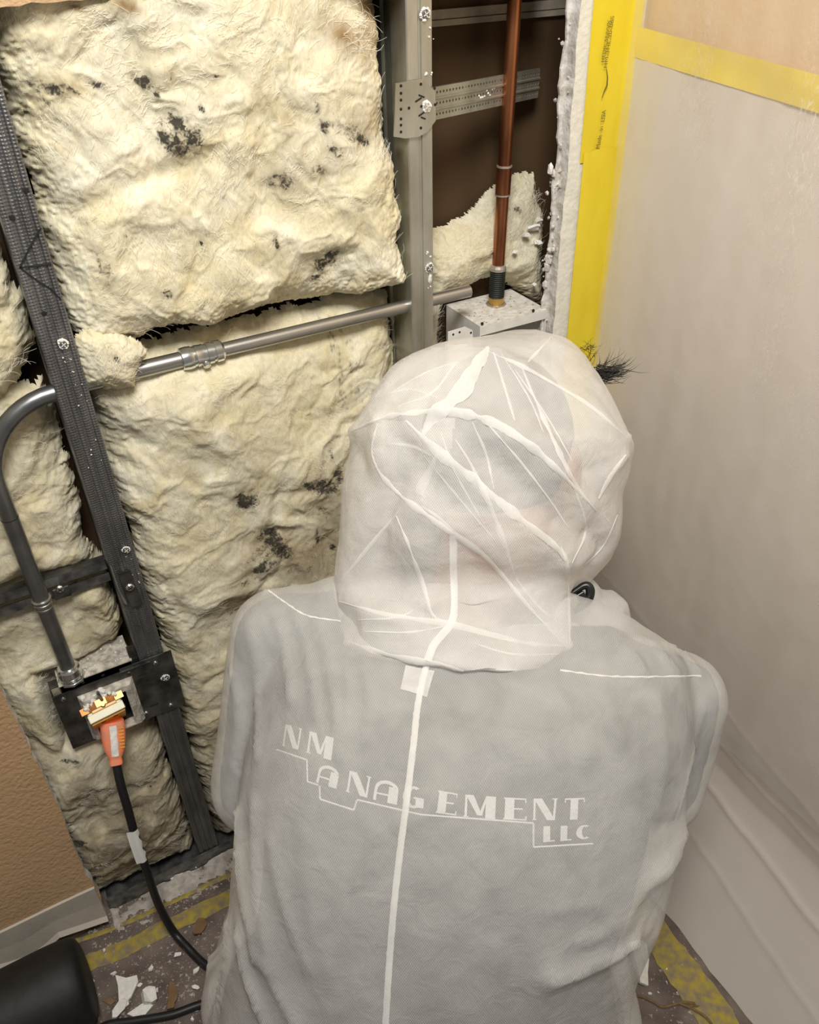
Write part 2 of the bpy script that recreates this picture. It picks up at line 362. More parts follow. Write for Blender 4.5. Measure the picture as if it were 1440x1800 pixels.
mb = MB(); mb.box((-1.6, 0.093, 0.0), (1.3, 0.105, 2.5)); struct(mb.obj('wall_behind', M['brown_paper']), 'brown paper face of the wall board behind the cavity')
mb = MB(); mb.box((XW, -2.0, 0.0), (XW+0.02, 0.093, 2.5)); struct(mb.obj('wall_right', M['right_paint']), 'tan painted side wall behind plastic')
# baseboard at the left of the cut-out: vinyl cove, its lower edge peeled, old glue under it
n = 40; xs = np.linspace(-1.0, -0.1165, n); V = []; F = []
for i, x in enumerate(xs):
    top = 0.098+0.0010*math.sin(x*30); low = 0.030+0.020*fbm([x*9], [2.2], o=3)[0]
    if x > -0.20: low = 0.040-0.02*(x+0.20)/0.08
    V += [(x, DW-0.0005, top), (x, DW-0.004, top-0.001), (x, DW-0.0045, (top+low)/2), (x, DW-0.008, low+0.006), (x, DW-0.014, low), (x, DW-0.0005, low)]
for i in range(n-1):
    for j in range(6): F.append((i*6+j, (i+1)*6+j, (i+1)*6+(j+1) % 6, i*6+(j+1) % 6))
F += [tuple(range(6)), tuple(range((n-1)*6, n*6))[::-1]]
bb = struct(link('baseboard_left', V, F, M['vinyl'], base=(-0.2, DW, 0)), 'grey vinyl baseboard peeling at its lower edge')
mb = MB(); v, f = plate_y([(-1.0, 0.001), (-0.117, 0.001)]+[(x, 0.046+0.004*math.sin(x*70)) for x in np.linspace(-0.1175, -1.0, 30)], DW-0.0022, DW-0.0002)
mb.add(v, f); mb.obj('adhesive_strip', M['glue'], bb)

# ================================================================== STEEL FRAMING
def sheet(mb, P, t, z0, z1):
    """bent sheet steel: polyline in plan (x,y), thickness t, from z0 to z1"""
    P = [np.asarray(p, float) for p in P]; n = len(P); Q = []
    for i in range(n):
        d = P[min(i+1, n-1)]-P[max(i-1, 0)]; d /= np.linalg.norm(d); Q.append(P[i]+t*np.array([-d[1], d[0]]))
    v = [(p[0], p[1], z) for z in (z0, z1) for p in P]+[(q[0], q[1], z) for z in (z0, z1) for q in Q]
    f = []
    for i in range(n-1):
        f += [(i, i+1, n+i+1, n+i), (2*n+i, 3*n+i, 3*n+i+1, 2*n+i+1), (i, 2*n+i, 2*n+i+1, i+1), (n+i, n+i+1, 3*n+i+1, 3*n+i)]
    f += [(0, n, 3*n, 2*n), (n-1, 3*n-1, 4*n-1, 2*n-1)]
    mb.add(v, f)
def ribbon_y(P, w, y, t=0.0006):
    """flat strip on a plane facing the room: P (x,z) points"""
    P = [np.asarray(p, float) for p in P]; n = len(P); a = []; b = []
    w = list(w) if hasattr(w, '__len__') else [w]*n
    for i in range(n):
        d = P[min(i+1, n-1)]-P[max(i-1, 0)]; d = d/np.linalg.norm(d); nn = np.array([-d[1], d[0]])*w[i]/2
        a.append(P[i]+nn); b.append(P[i]-nn)
    v = [(p[0], yy, p[1]) for yy in (y, y-t) for q in (a, b) for p in q]; f = []
    for i in range(n-1):
        f += [(2*n+i, 2*n+i+1, 3*n+i+1, 3*n+i), (i, n+i, n+i+1, i+1), (i, i+1, 2*n+i+1, 2*n+i), (n+i, 3*n+i, 3*n+i+1, n+i+1)]
    f += [(0, 2*n, 3*n, n), (n-1, 2*n-1, 4*n-1, 3*n-1)]
    return v, f
def pxz(px, py, y=0.0): p = aty(px, py, y); return np.array([p[0], p[2]])

def blob(mb, c, r, seed, sq=(1, 1, 1), sub=1):
    bm = bmesh.new(); bmesh.ops.create_icosphere(bm, subdivisions=sub, radius=1.0); g = np.random.default_rng(seed)
    bm.verts.index_update()
    v = [(c[0]+q.co.x*r*sq[0]*(1+g.normal()*0.22), c[1]+q.co.y*r*sq[1]*(1+g.normal()*0.22), c[2]+q.co.z*r*sq[2]*(1+g.normal()*0.22)) for q in bm.verts]
    mb.add(v, [[q.index for q in f.verts] for f in bm.faces]); bm.free()
def screw(parent, px, py, y=-0.001, r=0.0042, plaster=True, seed=1, m='dark_steel'):
    c = aty(px, py, y-0.002); h = MB()
    h.lathe((c[0], y+0.006, c[2]), (c[0], y-0.02, c[2]), [(0, 0.002), (0.005, 0.002), (0.0052, r), (0.0068, r), (0.0082, r*0.78), (0.0084, r*0.30), (0.0074, 0.0003)], 14)
    s = autosmooth(h.obj('screw', M[m], parent), 35)
    x = MB(); a = 0.5
    for k in range(2):
        ca, sa = math.cos(a+k*math.pi/2), math.sin(a+k*math.pi/2)
        x.box((-r*0.62, -0.0004, -0.0004), (r*0.62, 0.0004, 0.0004), lambda p: (c[0]+p[0]*ca-p[2]*sa, y-0.0024+p[1], c[2]+p[0]*sa+p[2]*ca))
    x.obj('cross_slot', M['plaster'] if plaster else M['black_hole'], s)
    if plaster:
        q = MB()
        for k in range(14):
            t = 2*math.pi*k/14+seed; blob(q, (c[0]+math.cos(t)*r*0.95, y-0.0004, c[2]+math.sin(t)*r*0.95+(0.0012 if k < 4 else 0)), 0.0012+0.0008*((k*seed) % 3)/2, seed*10+k)
        q.obj('plaster_rim', M['plaster'], parent)
    return s

def stud(x0, x1, m, label, ribs):
    z0, z1 = 0.0015, 2.4
    t = thing('metal_stud', label, 'stud', ((x0+x1)/2, 0.045, z0), 'steel studs of the opened wall')
    w = x1-x0; P = [(x1-0.0005, 0.007), (x1, 0.0010), (x1-0.001, 0.0)]
    for r in ribs[::-1]:
        xx = x0+r*w; P += [(xx+0.0022, 0.0), (xx+0.0008, 0.0014), (xx-0.0008, 0.0014), (xx-0.0022, 0.0)]
    P += [(x0+0.0012, 0.0), (x0, 0.0012)]
    mb = MB(); sheet(mb, P, -0.0009, z0, z1); mb.obj('front_flange', m, t)
    mb = MB(); sheet(mb, [(x0, 0.0012), (x0, 0.034), (x0+0.0025, 0.037), (x0+0.0025, 0.053), (x0, 0.056), (x0, 0.0905)], -0.0009, z0, z1); mb.obj('web', m, t)
    mb = MB(); sheet(mb, [(x0, 0.0905), (x0+0.001, 0.0918), (x1, 0.0918), (x1, 0.086)], -0.0009, z0, z1); mb.obj('rear_flange', m, t)
    return t
def knurled(name, base, dark, rough):
    m = mat(name, base, rough, 0.8, col2=dark, vscale=45, stretch=(1, 1, 0.35))
    nt = m.node_tree; L = nt.links; N = nt.nodes; b = N['Principled BSDF']
    tc = N.new('ShaderNodeTexCoord'); v = N.new('ShaderNodeTexVoronoi'); v.inputs['Scale'].default_value = 330; v.inputs['Randomness'].default_value = 0.15
    L.new(tc.outputs['Object'], v.inputs['Vector'])
    bp = N.new('ShaderNodeBump'); bp.inputs['Strength'].default_value = 0.9; bp.inputs['Distance'].default_value = 0.0012
    L.new(v.outputs['Distance'], bp.inputs['Height']); L.new(bp.outputs[0], b.inputs['Normal'])
    return m
M['knurl_dark'] = knurled('knurled_dark_steel', (0.27, 0.27, 0.275), (0.17, 0.17, 0.175), 0.40)
studL = stud(SX0, SX1, M['knurl_dark'], 'dark knurled steel stud with black marker lines beside the electrical box', [0.27, 0.52, 0.78])
studR = stud(TX0, TX1, M['steel'], 'light galvanized steel stud between insulation and copper pipe', [0.5])
for i, (a, b) in enumerate([(112, 606), (222, 968)]): screw(studL, a, b, seed=2+i)
for i, (a, b) in enumerate([(749, 25), (756, 472)]): screw(studR, a, b, seed=5+i, r=0.005)
for (a, b) in [(22, 383), (78, 551), (46, 335)]:
    c = pxz(a, b); mb = MB(); mb.lathe((c[0], 0.0005, c[1]), (c[0], -0.01, c[1]), [(0, 0.0026), (0.0009, 0.0024), (0.0011, 0.0005)], 10); mb.obj('screw_hole', M['black_hole'], studL)
for P in ([(72, 400), (52, 435), (35, 470)], [(35, 470), (62, 468), (90, 464)], [(35, 470), (68, 495), (90, 508), (107, 526)]):
    mb = MB(); mb.add(*ribbon_y([pxz(*p) for p in P], 0.0013, -0.0003)); mb.obj('marker_line', M['marker'], studL)
for P in ([(296, 1178), (300, 1166)], [(288, 1206), (312, 1200)], [(298, 1216), (321, 1224)]):
    mb = MB(); mb.add(*ribbon_y([pxz(*p) for p in P], 0.0016, -0.0003)); mb.obj('marker_line', M['marker'], studL)
q = MB()
for i in range(26):
    a, b = random.choice([(118, 640), (170, 790), (226, 960), (140, 690), (240, 1010)]); c = aty(a+random.gauss(0, 8), b+random.gauss(0, 24), -0.0005)
    if SX0 < c[0] < SX1: blob(q, (c[0], -0.0006, c[2]), random.uniform(0.0004, 0.001), i)
q.obj('plaster_crumbs', M['plaster'], studL)['kind'] = 'stuff'
q = MB()
for i in range(16):
    a, b = random.choice([(757, 125), (758, 60), (752, 455), (757, 490), (756, 500)]); c = aty(a+random.gauss(0, 4), b+random.gauss(0, 10), -0.0005)
    if TX0 < c[0] < TX1+0.001: blob(q, (c[0], -0.0006, c[2]), random.uniform(0.0006, 0.0018), i+50)
blob(q, aty(756, 490, -0.001), 0.003, 99, (0.8, 0.6, 2.0)); q.obj('plaster_crumbs', M['plaster'], studR)['kind'] = 'stuff'

# floor track
t = thing('floor_track', 'dull steel floor track holding the feet of the studs', 'track', (0.25, 0.045, 0.0))
for nm, bx in (('front_flange', ((-0.112, -0.0022, 0.0), (0.652, -0.0010, 0.031))), ('rear_flange', ((-0.112, 0.0921, 0.0), (0.652, 0.0928, 0.031))), ('web', ((-0.112, -0.001, 0.0), (0.652, 0.0921, 0.0012)))):
    mb = MB(); mb.box(*bx); mb.obj(nm, M['dark_steel'], t)

# cross channel left of the stud, with its clip
t = thing('cross_channel', 'dark steel cross channel running into the left stud behind the conduit', 'channel', (-0.05, 0.02, 0.63))
zc = aty(95, 1052, 0.0175)[2]; m = M['box_steel']
mb = MB(); mb.box((-0.30, 0.018, zc-0.0005), (0.036, 0.034, zc+0.0005)); mb.obj('lower_lip', m, t)
mb = MB(); mb.box((-0.30, 0.0175, zc-0.001), (0.036, 0.0185, zc+0.011)); mb.box((-0.30, 0.0185, zc+0.0165), (0.036, 0.0195, zc+0.0285)); mb.obj('face_rail', M['dark_steel'], t)
mb = MB(); mb.box((-0.30, 0.030, zc+0.008), (0.036, 0.031, zc+0.020)); mb.obj('groove', M['black_hole'], t)
mb = MB(); mb.box((-0.30, 0.019, zc+0.0275), (0.036, 0.032, zc+0.0285)); mb.obj('upper_lip', m, t)
mb = MB(); a = pxz(88, 1030, 0.016); b = pxz(118, 1042, 0.016)
mb.bbox((a[0], 0.0135, zc-0.001), (b[0]+0.004, 0.0172, zc+0.014), 0.001); cl = mb.obj('clip_tab', m, t)
screw(t, 106, 1037, 0.0135, 0.0048, False, 3, 'cast')
t = thing('stud_clip', 'folded dark steel clip screwed onto the face of the left stud', 'clip', tuple(aty(235, 1040, -0.003)))
def pl(P, y0, y1): return plate_y([tuple(pxz(*p, y0)) for p in P], y0, y1)
mb = MB(); mb.add(*pl([(208, 1009), (227, 1003), (232, 1008), (238, 1030), (246, 1044), (251, 1060), (247, 1066), (232, 1067), (219, 1040)], -0.0035, -0.0006)); mb.obj('clip_plate', M['box_steel'], t)
mb = MB(); mb.add(*pl([(193, 994), (197, 998), (212, 1042), (222, 1058), (224, 1064), (218, 1060), (205, 1030)], -0.006, -0.002)); mb.obj('bent_lip', M['steel'], t)
screw(t, 229, 1034, -0.0035, 0.0052, False, 4, 'cast')

# ================================================================== INSULATION
def poly_sdf(P, x, z):
    P = np.asarray(P, float); d = np.full(x.shape, 9.9); ins = np.zeros(x.shape, bool); n = len(P)
    for i in range(n):
        a, b = P[i], P[(i+1) % n]; e = b-a; t = np.clip(((x-a[0])*e[0]+(z-a[1])*e[1])/(e@e+1e-12), 0, 1)
        d = np.minimum(d, np.hypot(x-a[0]-t*e[0], z-a[1]-t*e[1]))
        c = ((a[1] > z) != (b[1] > z)) & (x < (b[0]-a[0])*(z-a[1])/(b[1]-a[1]+1e-12)+a[0]); ins ^= c
    return np.where(ins, d, -d)
def gauss_px(L, x, z):
    s = np.zeros(x.shape)
    for (px, py, rx, ry, ang, k) in L:
        c = pxz(px, py); dep = prj((c[0], 0, c[1]))[2]; sc = dep/FPX; a = math.radians(ang)
        # image axes on the wall: right ~ +x, down ~ -z
        dx, dz = (x-c[0])/sc, (z-c[1])/sc*0.86+(x-c[0])/sc*0.30
        u = dx*math.cos(a)-dz*math.sin(a); v = dx*math.sin(a)+dz*math.cos(a)
        s = np.maximum(s, k*np.exp(-((u/rx)**2+(v/ry)**2)))
    return s
def batt(name, label, poly, yb, yf, step, seed, amp=1.0, stains=(), rust=(), grime=None, ink=(), rag=0.005, edge=0.016, fibres=1500, dents=None, group='fiberglass insulation pieces', fz=1.0, gcol=None):
    P = np.asarray(poly, float); x0, z0 = P.min(0)-0.01; x1, z1 = P.max(0)+0.01
    nx, nz = int((x1-x0)/step)+1, int((z1-z0)/step)+1
    X, Z = np.meshgrid(np.linspace(x0, x1, nx), np.linspace(z0, z1, nz))
    d = poly_sdf(P, X, Z)+rag*fbm(X*38+seed, Z*38, o=4)+0.0012*vnoise(X*400, Z*400+seed)
    s = seed*3.1
    wx, wz = X+0.02*fbm(X*14+s, Z*14, o=3), Z+0.02*fbm(X*14, Z*14+s+9, o=3)
    big = fbm(wx*9+s, wz*9, o=3); mid = fbm(wx*34+s, wz*26+3, o=4); rid = 1-np.abs(fbm(wx*24+s+4, wz*20+8, o=3))*1.6; fine = fbm(wx*150, wz*95+s, o=4)
    Y = yb-(yb-yf)*(1-np.exp(-np.maximum(d, 0)/edge))-amp*(0.011*big+0.0022*mid+0.0014*np.clip(rid, 0, 1)**4+0.0005*fine)*np.clip(d/0.006, 0, 1)
    if dents is not None: Y = Y+dents(X, Z)
    keep = d > 0; fk = keep[:-1, :-1] & keep[1:, :-1] & keep[:-1, 1:] & keep[1:, 1:]
    idx = np.arange(nx*nz).reshape(nz, nx); q = np.stack([idx[:-1, :-1][fk], idx[:-1, 1:][fk], idx[1:, 1:][fk], idx[1:, :-1][fk]], 1)
    used = np.unique(q); rem = -np.ones(nx*nz, int); rem[used] = np.arange(len(used)); q = rem[q]
    Y = np.where(X < -0.108, np.maximum(Y, 0.004), Y)
    V = np.stack([X.ravel(), Y.ravel(), Z.ravel()], 1)[used]; dk = d.ravel()[used]
    base = (float(P[:, 0].mean()), 0.05, float(P[:, 1].min()))
    o = tag(link(name, V, q, M['wool'], base=base, smooth=True), label, 'insulation', group)
    x, z = V[:, 0], V[:, 2]
    A = {'stain': gauss_px(stains, x, z), 'rust': gauss_px(rust, x, z), 'grime': (grime(x, z) if grime else np.zeros(len(x))), 'ink': (gauss_px(ink, x, z) if len(ink) else np.zeros(len(x)))}
    A['stain'] = np.clip(A['stain']*(1+0.5*fbm(x*120+2, z*120, o=3)), 0, 1)
    for k, a in A.items():
        at = o.data.attributes.new(k, 'FLOAT', 'POINT'); at.data.foreach_set('value', a.astype(np.float32))
    # loose fibres lying on the face
    g = np.random.default_rng(seed+77); FV = []; FF = []
    if fibres:
        inn = np.where(dk > 0.012)[0]; V = V[inn]; stn = A['stain'][inn]
        pick = g.integers(0, len(V), fibres); ncl = max(6, fibres//60); cl = V[g.integers(0, len(V), ncl)]
        for i, k in enumerate(pick):
            p = V[k].copy()
            if g.random() < 0.65:
                p = cl[i % ncl].copy(); p[0] += g.normal()*0.010; p[2] += g.normal()*0.006
                j = int(np.argmin((V[::7, 0]-p[0])**2+(V[::7, 2]-p[2])**2))*7; p = V[min(j, len(V)-1)].copy()
            if stn[min(len(stn)-1, int(np.argmin((V[::11, 0]-p[0])**2+(V[::11, 2]-p[2])**2))*11)] > 0.25: continue
            a = g.normal()*0.35+0.4+1.6*vnoise([p[0]*12+seed], [p[2]*12])[0]; L = g.uniform(0.004, 0.016); w = g.uniform(0.00006, 0.00015); lift = g.uniform(0.0003, 0.0016); cur = g.normal()*0.8
            m_ = 5; base_i = len(FV)
            for j in range(m_):
                t = j/(m_-1); aa = a+cur*t; nn = (-math.sin(aa)*w, math.cos(aa)*w)
                xx, zz = p[0]+math.cos(a+cur*t*0.5)*L*t, p[2]+math.sin(a+cur*t*0.5)*L*t*fz; yy = p[1]-0.0004-lift*math.sin(math.pi*min(1, t*0.9+0.05))
                FV += [(xx+nn[0], yy, zz+nn[1]), (xx-nn[0], yy, zz-nn[1])]
            FF += [(base_i+2*j, base_i+2*j+1, base_i+2*j+3, base_i+2*j+2) for j in range(m_-1)]
        fo = link('loose_fibres', FV, FF, M['wool_fibre'], parent=o); fo['kind'] = 'stuff'
    return o

ST_U = [(95, 157, 28, 11, 8, 1.0), (72, 168, 20, 5, 45, .95), (130, 160, 40, 8, 0, .75), (178, 150, 24, 8, -5, .8), (250, 142, 20, 13, 0, 1.0), (275, 165, 8, 10, 0, .7), (300, 138, 14, 6, 0, .55),
        (310, 215, 26, 17, -25, 1.05), (300, 250, 28, 18, 0, 1.1), (335, 240, 26, 26, 0, .85), (352, 190, 6, 6, 0, .95), (318, 260, 40, 16, 0, .7), (375, 132, 7, 4, 0, .95), (53, 206, 5, 4, 0, 1.0),
        (553, 190, 6, 9, 0, 1.0), (565, 220, 13, 11, 0, .98), (583, 262, 20, 12, 0, 1.05), (634, 245, 20, 10, 0, .9), (610, 230, 55, 30, 0, .45), (495, 320, 24, 15, -10, .92), (555, 298, 26, 9, 0, .6), (510, 232, 20, 14, 0, .4),
        (583, 463, 34, 16, -35, 1.0), (565, 495, 15, 8, 0, .7), (180, 466, 16, 26, 0, .9), (484, 428, 8, 12, 0, 1.0), (355, 430, 5, 7, 0, .8), (296, 512, 20, 10, 0, .65), (220, 414, 4, 3, 0, .8), (145, 390, 20, 8, 0, .5), (475, 545, 34, 14, 0, .45), (325, 435, 5, 4, 0, .7)]
RU_U = [(600, 62, 36, 24, 0, .9), (640, 95, 20, 24, 0, .5), (670, 20, 40, 34, 0, .9), (655, 65, 36, 26, 0, .55), (130, 12, 16, 5, 0, .9), (215, 8, 24, 10, 0, 1.0), (115, 265, 14, 8, 0, .3), (640, 228, 36, 40, 0, .3), (510, 230, 24, 18, 0, .28), (495, 318, 40, 24, 0, .35), (110, 150, 50, 14, 0, .25)]
def dent_u(X, Z):   # folds of the upper piece
    return 0.006*np.exp(-((Z-1.06-0.25*(X-0.2))/0.012)**2)*(X < 0.25) - 0.010*np.exp(-(((X-0.44)/0.03)**2+((Z-0.91)/0.03)**2))
poly = [(0.0715, 1.26), (0.0715, 0.915), (0.085, 0.896), (0.13, 0.892), (0.17, 0.899), (0.21, 0.893), (0.27, 0.893), (0.33, 0.889), (0.39, 0.888), (0.43, 0.889), (0.452, 0.889), (0.4485, 0.92), (0.446, 1.0), (0.441, 1.06), (0.437, 1.12), (0.434, 1.26)]
batt('insulation_batt', 'large pale yellow fiberglass batt with many dark mold spots above the conduit', poly, 0.050, -0.004, 0.0014, 1, 1.0, ST_U, RU_U, rag=0.0035, fibres=4200, dents=dent_u)

ST_L = [(436, 884, 26, 18, -15, 1.05), (425, 880, 14, 22, 0, .8), (570, 855, 36, 17, 0, 1.05), (540, 850, 14, 12, 0, .8), (596, 840, 14, 20, 0, .9), (482, 955, 26, 24, 20, 1.15), (500, 975, 20, 16, 0, 1.0), (462, 1000, 30, 12, -30, 1.0), (440, 1022, 26, 8, -35, .8), (470, 985, 60, 34, -30, .5),
        (560, 945, 5, 20, 0, 1.0), (592, 972, 7, 14, 0, .95), (530, 1005, 50, 16, 0, .5), (585, 800, 8, 14, 0, .6), (575, 900, 30, 24, 0, .5), (395, 1290, 10, 14, 0, .8), (420, 1080, 30, 20, 0, .55)]
g = np.random.default_rng(21); INK = []
for k in range(52):
    yy = g.uniform(578, 730); INK.append((g.choice([598, 606, 615, 624, 632])+(yy-640)*0.16+g.normal()*2.2, yy, g.uniform(1.6, 2.4), g.uniform(1.8, 4.2), g.normal()*25, g.uniform(.6, 1.0)))
def gr_l(x, z): return np.clip(0.80*np.exp(-((z-0.02)/0.30)**2)+0.30*np.exp(-((z-0.50)/0.14)**2)*np.clip((x-0.15)/0.1, 0, 1)*(1+fbm(x*12, z*12, o=3)), 0, 0.85)
def dent_l(X, Z): return 0.013*np.exp(-((Z-0.872)/0.035)**2)-0.006*np.exp(-(((X-0.15)/0.05)**2+((Z-0.80)/0.05)**2))
poly = [(0.0715, 0.876), (0.0715, 0.006), (0.449, 0.006), (0.449, 0.872), (0.40, 0.878), (0.25, 0.879)]
batt('insulation_batt', 'tall yellowish fiberglass batt below the conduit with black mold patches and faded print', poly, 0.055, 0.006, 0.0019, 2, 1.0, ST_L, [(530, 990, 60, 40, 0, .4), (470, 960, 60, 30, 0, .35), (430, 1075, 40, 40, 0, .5)], gr_l, INK, rag=0.004, fibres=3600, dents=dent_l)

poly = [(0.036, 1.19), (0.036, 0.905), (0.022, 0.886), (0.0, 0.868), (-0.02, 0.842), (-0.05, 0.822), (-0.14, 0.82), (-0.14, 1.19)]
batt('insulation_batt', 'cream fiberglass piece above the bent conduit, left of the dark stud', poly, 0.055, -0.002, 0.0018, 3, 1.0, [(60, 545, 6, 4, 0, .4)], [(57, 628, 10, 8, 0, 1.0), (45, 640, 24, 30, 0, .3)], fibres=1300)
def gr_m(x, z): return np.clip(0.85*np.exp(-((z-0.0)/0.30)**2)+0.15+0.3*fbm(x*14, z*14, o=3)*(z < 0.6), 0, 0.85)
def dent_m(X, Z):
    b = 1/(1+np.exp(-(np.minimum(np.minimum(X+0.078, 0.06-X)/0.004, np.minimum(Z-0.372, 0.490-Z)/0.005)))); ch = np.exp(-((Z-zc-0.013)/0.018)**2)
    return 0.040*b+0.020*ch-0.020*np.exp(-((Z-0.22)/0.13)**2)
poly = [(0.036, 0.868), (0.034, 0.80), (0.030, 0.74), (0.026, 0.675), (0.034, 0.62), (0.037, 0.50), (0.0385, 0.36), (0.0385, 0.006), (-0.140, 0.006), (-0.140, 0.868)]
batt('insulation_batt', 'grimy fiberglass batt left of the dark stud, behind the electrical box', poly, 0.060, 0.022, 0.0018, 4, 1.0, [(125, 1345, 16, 7, 0, .9), (265, 1390, 8, 5, 0, .7), (140, 1490, 22, 12, 0, .8), (165, 1560, 40, 8, -20, .8)], [(80, 1330, 30, 20, 0, .3)], gr_m, rag=0.005, fibres=2600, dents=dent_m)

poly = [tuple(pxz(*p, -0.008)) for p in [(138, 598), (165, 588), (205, 594), (250, 608), (266, 622), (262, 636), (250, 644), (248, 668), (246, 692), (215, 696), (185, 690), (160, 684), (140, 650)]]
batt('insulation_tuft', 'loose tuft of white fiberglass hanging over the conduit beside the dark stud', poly, 0.012, -0.016, 0.0012, 5, 0.7, [(199, 622, 6, 6, 0, .9)], [], rag=0.003, edge=0.008, fibres=350)

def gr_c(x, z): return np.clip(0.10+0.35*np.exp(-((x-0.63)/0.05)**2)*(z > 0.90), 0, 0.6)
poly = [tuple(pxz(*p, 0.03)) for p in [(764, 448), (800, 420), (850, 400), (880, 378), (905, 350), (930, 325), (960, 318), (985, 320), (985, 560), (955, 548), (930, 520), (900, 512), (860, 522), (812, 532), (806, 600), (806, 720), (758, 720), (758, 515)]]
batt('insulation_clump', 'dusty crumpled fiberglass clump stuffed behind the copper pipe', poly, 0.088, 0.052, 0.0014, 6, 0.8, [(916, 370, 7, 5, 0, .9), (945, 352, 6, 4, 0, .9), (958, 390, 8, 8, 0, .8), (940, 345, 40, 14, 0, .35), (895, 352, 24, 10, 0, .4)], [], gr_c, rag=0.003, edge=0.014, fibres=1300)

# ================================================================== CONDUIT AND BOX
yc = 0.014
cL, cR = aty(250, 650, yc), aty(700, 540, yc); zc0 = (cL[2]+cR[2])/2
t = thing('conduit', 'straight zinc conduit crossing the bay between the two studs', 'conduit', (0.27, yc, zc0))
ca, cb = aty(316, 628, yc), aty(392, 612, yc)
kx = (ca[0]+cb[0])/2
mb = MB(); mb.tube([(0.045, yc, zc0), (kx-0.004, yc, zc0)], 0.0090, 20); autosmooth(mb.obj('pipe', M['emt'], t))
mb = MB(); mb.tube([(kx+0.004, yc, zc0), (0.540, yc, zc0)], 0.0078, 20); autosmooth(mb.obj('pipe', M['emt'], t))
mb = MB(); p0 = (ca[0], yc, zc0); p1 = (cb[0], yc, zc0); Lk = cb[0]-ca[0]
mb.lathe(p0, p1, [(0, 0.0100), (0.001, 0.0122), (Lk*.16, 0.0128), (Lk*.27, 0.0122), (Lk*.28, 0.0112), (Lk*.33, 0.0112), (Lk*.34, 0.0122), (Lk*.45, 0.0116), (Lk*.54, 0.0116), (Lk*.55, 0.0108), (Lk*.60, 0.0108), (Lk*.61, 0.0120), (Lk*.72, 0.0120), (Lk*.73, 0.0109), (Lk*.78, 0.0109), (Lk*.79, 0.0122), (Lk*.94, 0.0120), (Lk, 0.0090)], 24)
cp = autosmooth(mb.obj('coupling', M['cast'], t), 30)
mb = MB(); c = np.array([kx+0.001, yc-0.0085, zc0-0.007]); d = np.array([0, -0.82, -0.57])
mb.lathe(c, c+d, [(0, 0.0042), (0.0036, 0.0042), (0.0042, 0.0036), (0.0043, 0.002), (0.0030, 0.0016), (0.0029, 0.0002)], 14); autosmooth(mb.obj('set_screw', M['cast'], cp))

xv = aty(60, 1020, 0.010)[0]; R_ = 0.084; yv = 0.006
P = [(0.046, yc, zc0-0.003), (0.036, yc, zc0-0.003)]
for k in range(0, 13):
    a = math.pi/2*(1+k/12); P.append((0.036+(0.036-xv)*math.cos(a), yc+(yv-yc)*k/12, zc0-0.003-R_+R_*math.sin(a)))
zb = aty(118, 1180, yv)[2]; P += [(xv, yv, zc0-R_-0.02), (xv, yv, zb-0.004)]
t = thing('bent_conduit', 'zinc conduit bent from the dark stud down to the electrical box', 'conduit', (xv, yv, zb))
mb = MB(); mb.tube(P, 0.0090, 20); autosmooth(mb.obj('pipe', M['emt_dark'], t))
zs = aty(68, 1062, yv)[2]
mb = MB(); mb.lathe((xv, yv, zs-0.008), (xv, yv, zs+0.02), [(0, 0.0093), (0.0005, 0.0104), (0.003, 0.0104), (0.0034, 0.0097), (0.0055, 0.0097), (0.006, 0.0108), (0.0095, 0.0108), (0.0100, 0.0100), (0.0125, 0.0102), (0.0150, 0.0113), (0.0158, 0.0094)], 22); autosmooth(mb.obj('strap_clamp', M['emt'], t), 30)
zj = aty(8, 912, yv)[2]
mb = MB(); mb.lathe((xv, yv, zj-0.0006), (xv, yv, zj+0.01), [(0, 0.0088), (0.0001, 0.00925), (0.0010, 0.00925), (0.0011, 0.0088)], 20); mb.obj('joint_line', M['black_hole'], t)
mb = MB(); mb.lathe((xv, yv, zb-0.010), (xv, yv, zb+0.05), [(0, 0.0120), (0.001, 0.0140), (0.0045, 0.0142), (0.0048, 0.0125), (0.0060, 0.0125), (0.0065, 0.0142), (0.0150, 0.0138), (0.0175, 0.0120), (0.0185, 0.0095)], 20); cn = autosmooth(mb.obj('box_connector', M['cast'], t), 25)
mb = MB(); mb.lathe((xv, yv, zb-0.014), (xv, yv, zb+0.01), [(0, 0.0145), (0.0001, 0.0168), (0.0030, 0.0168), (0.0031, 0.0145)], 8); mb.obj('lock_nut', M['cast'], cn)

# electrical box with bracket
bx0, bx1, bz0, bz1 = -0.072, 0.076, 0.376, 0.476
ztop = zb-0.013
t = thing('electrical_box', 'dark steel electrical box with bracket plate screwed to the left stud', 'electrical box', (0.0, 0.02, bz0))
mb = MB(); v, f = plate_y([(bx0, bz0+0.006), (bx0+0.005, bz0), (0.050, bz0), (0.052, bz0+0.004), (0.078, bz0+0.004), (0.078, bz1+0.006), (0.058, bz1+0.006), (0.055, bz1), (bx0, bz1)], -0.0032, -0.0016)
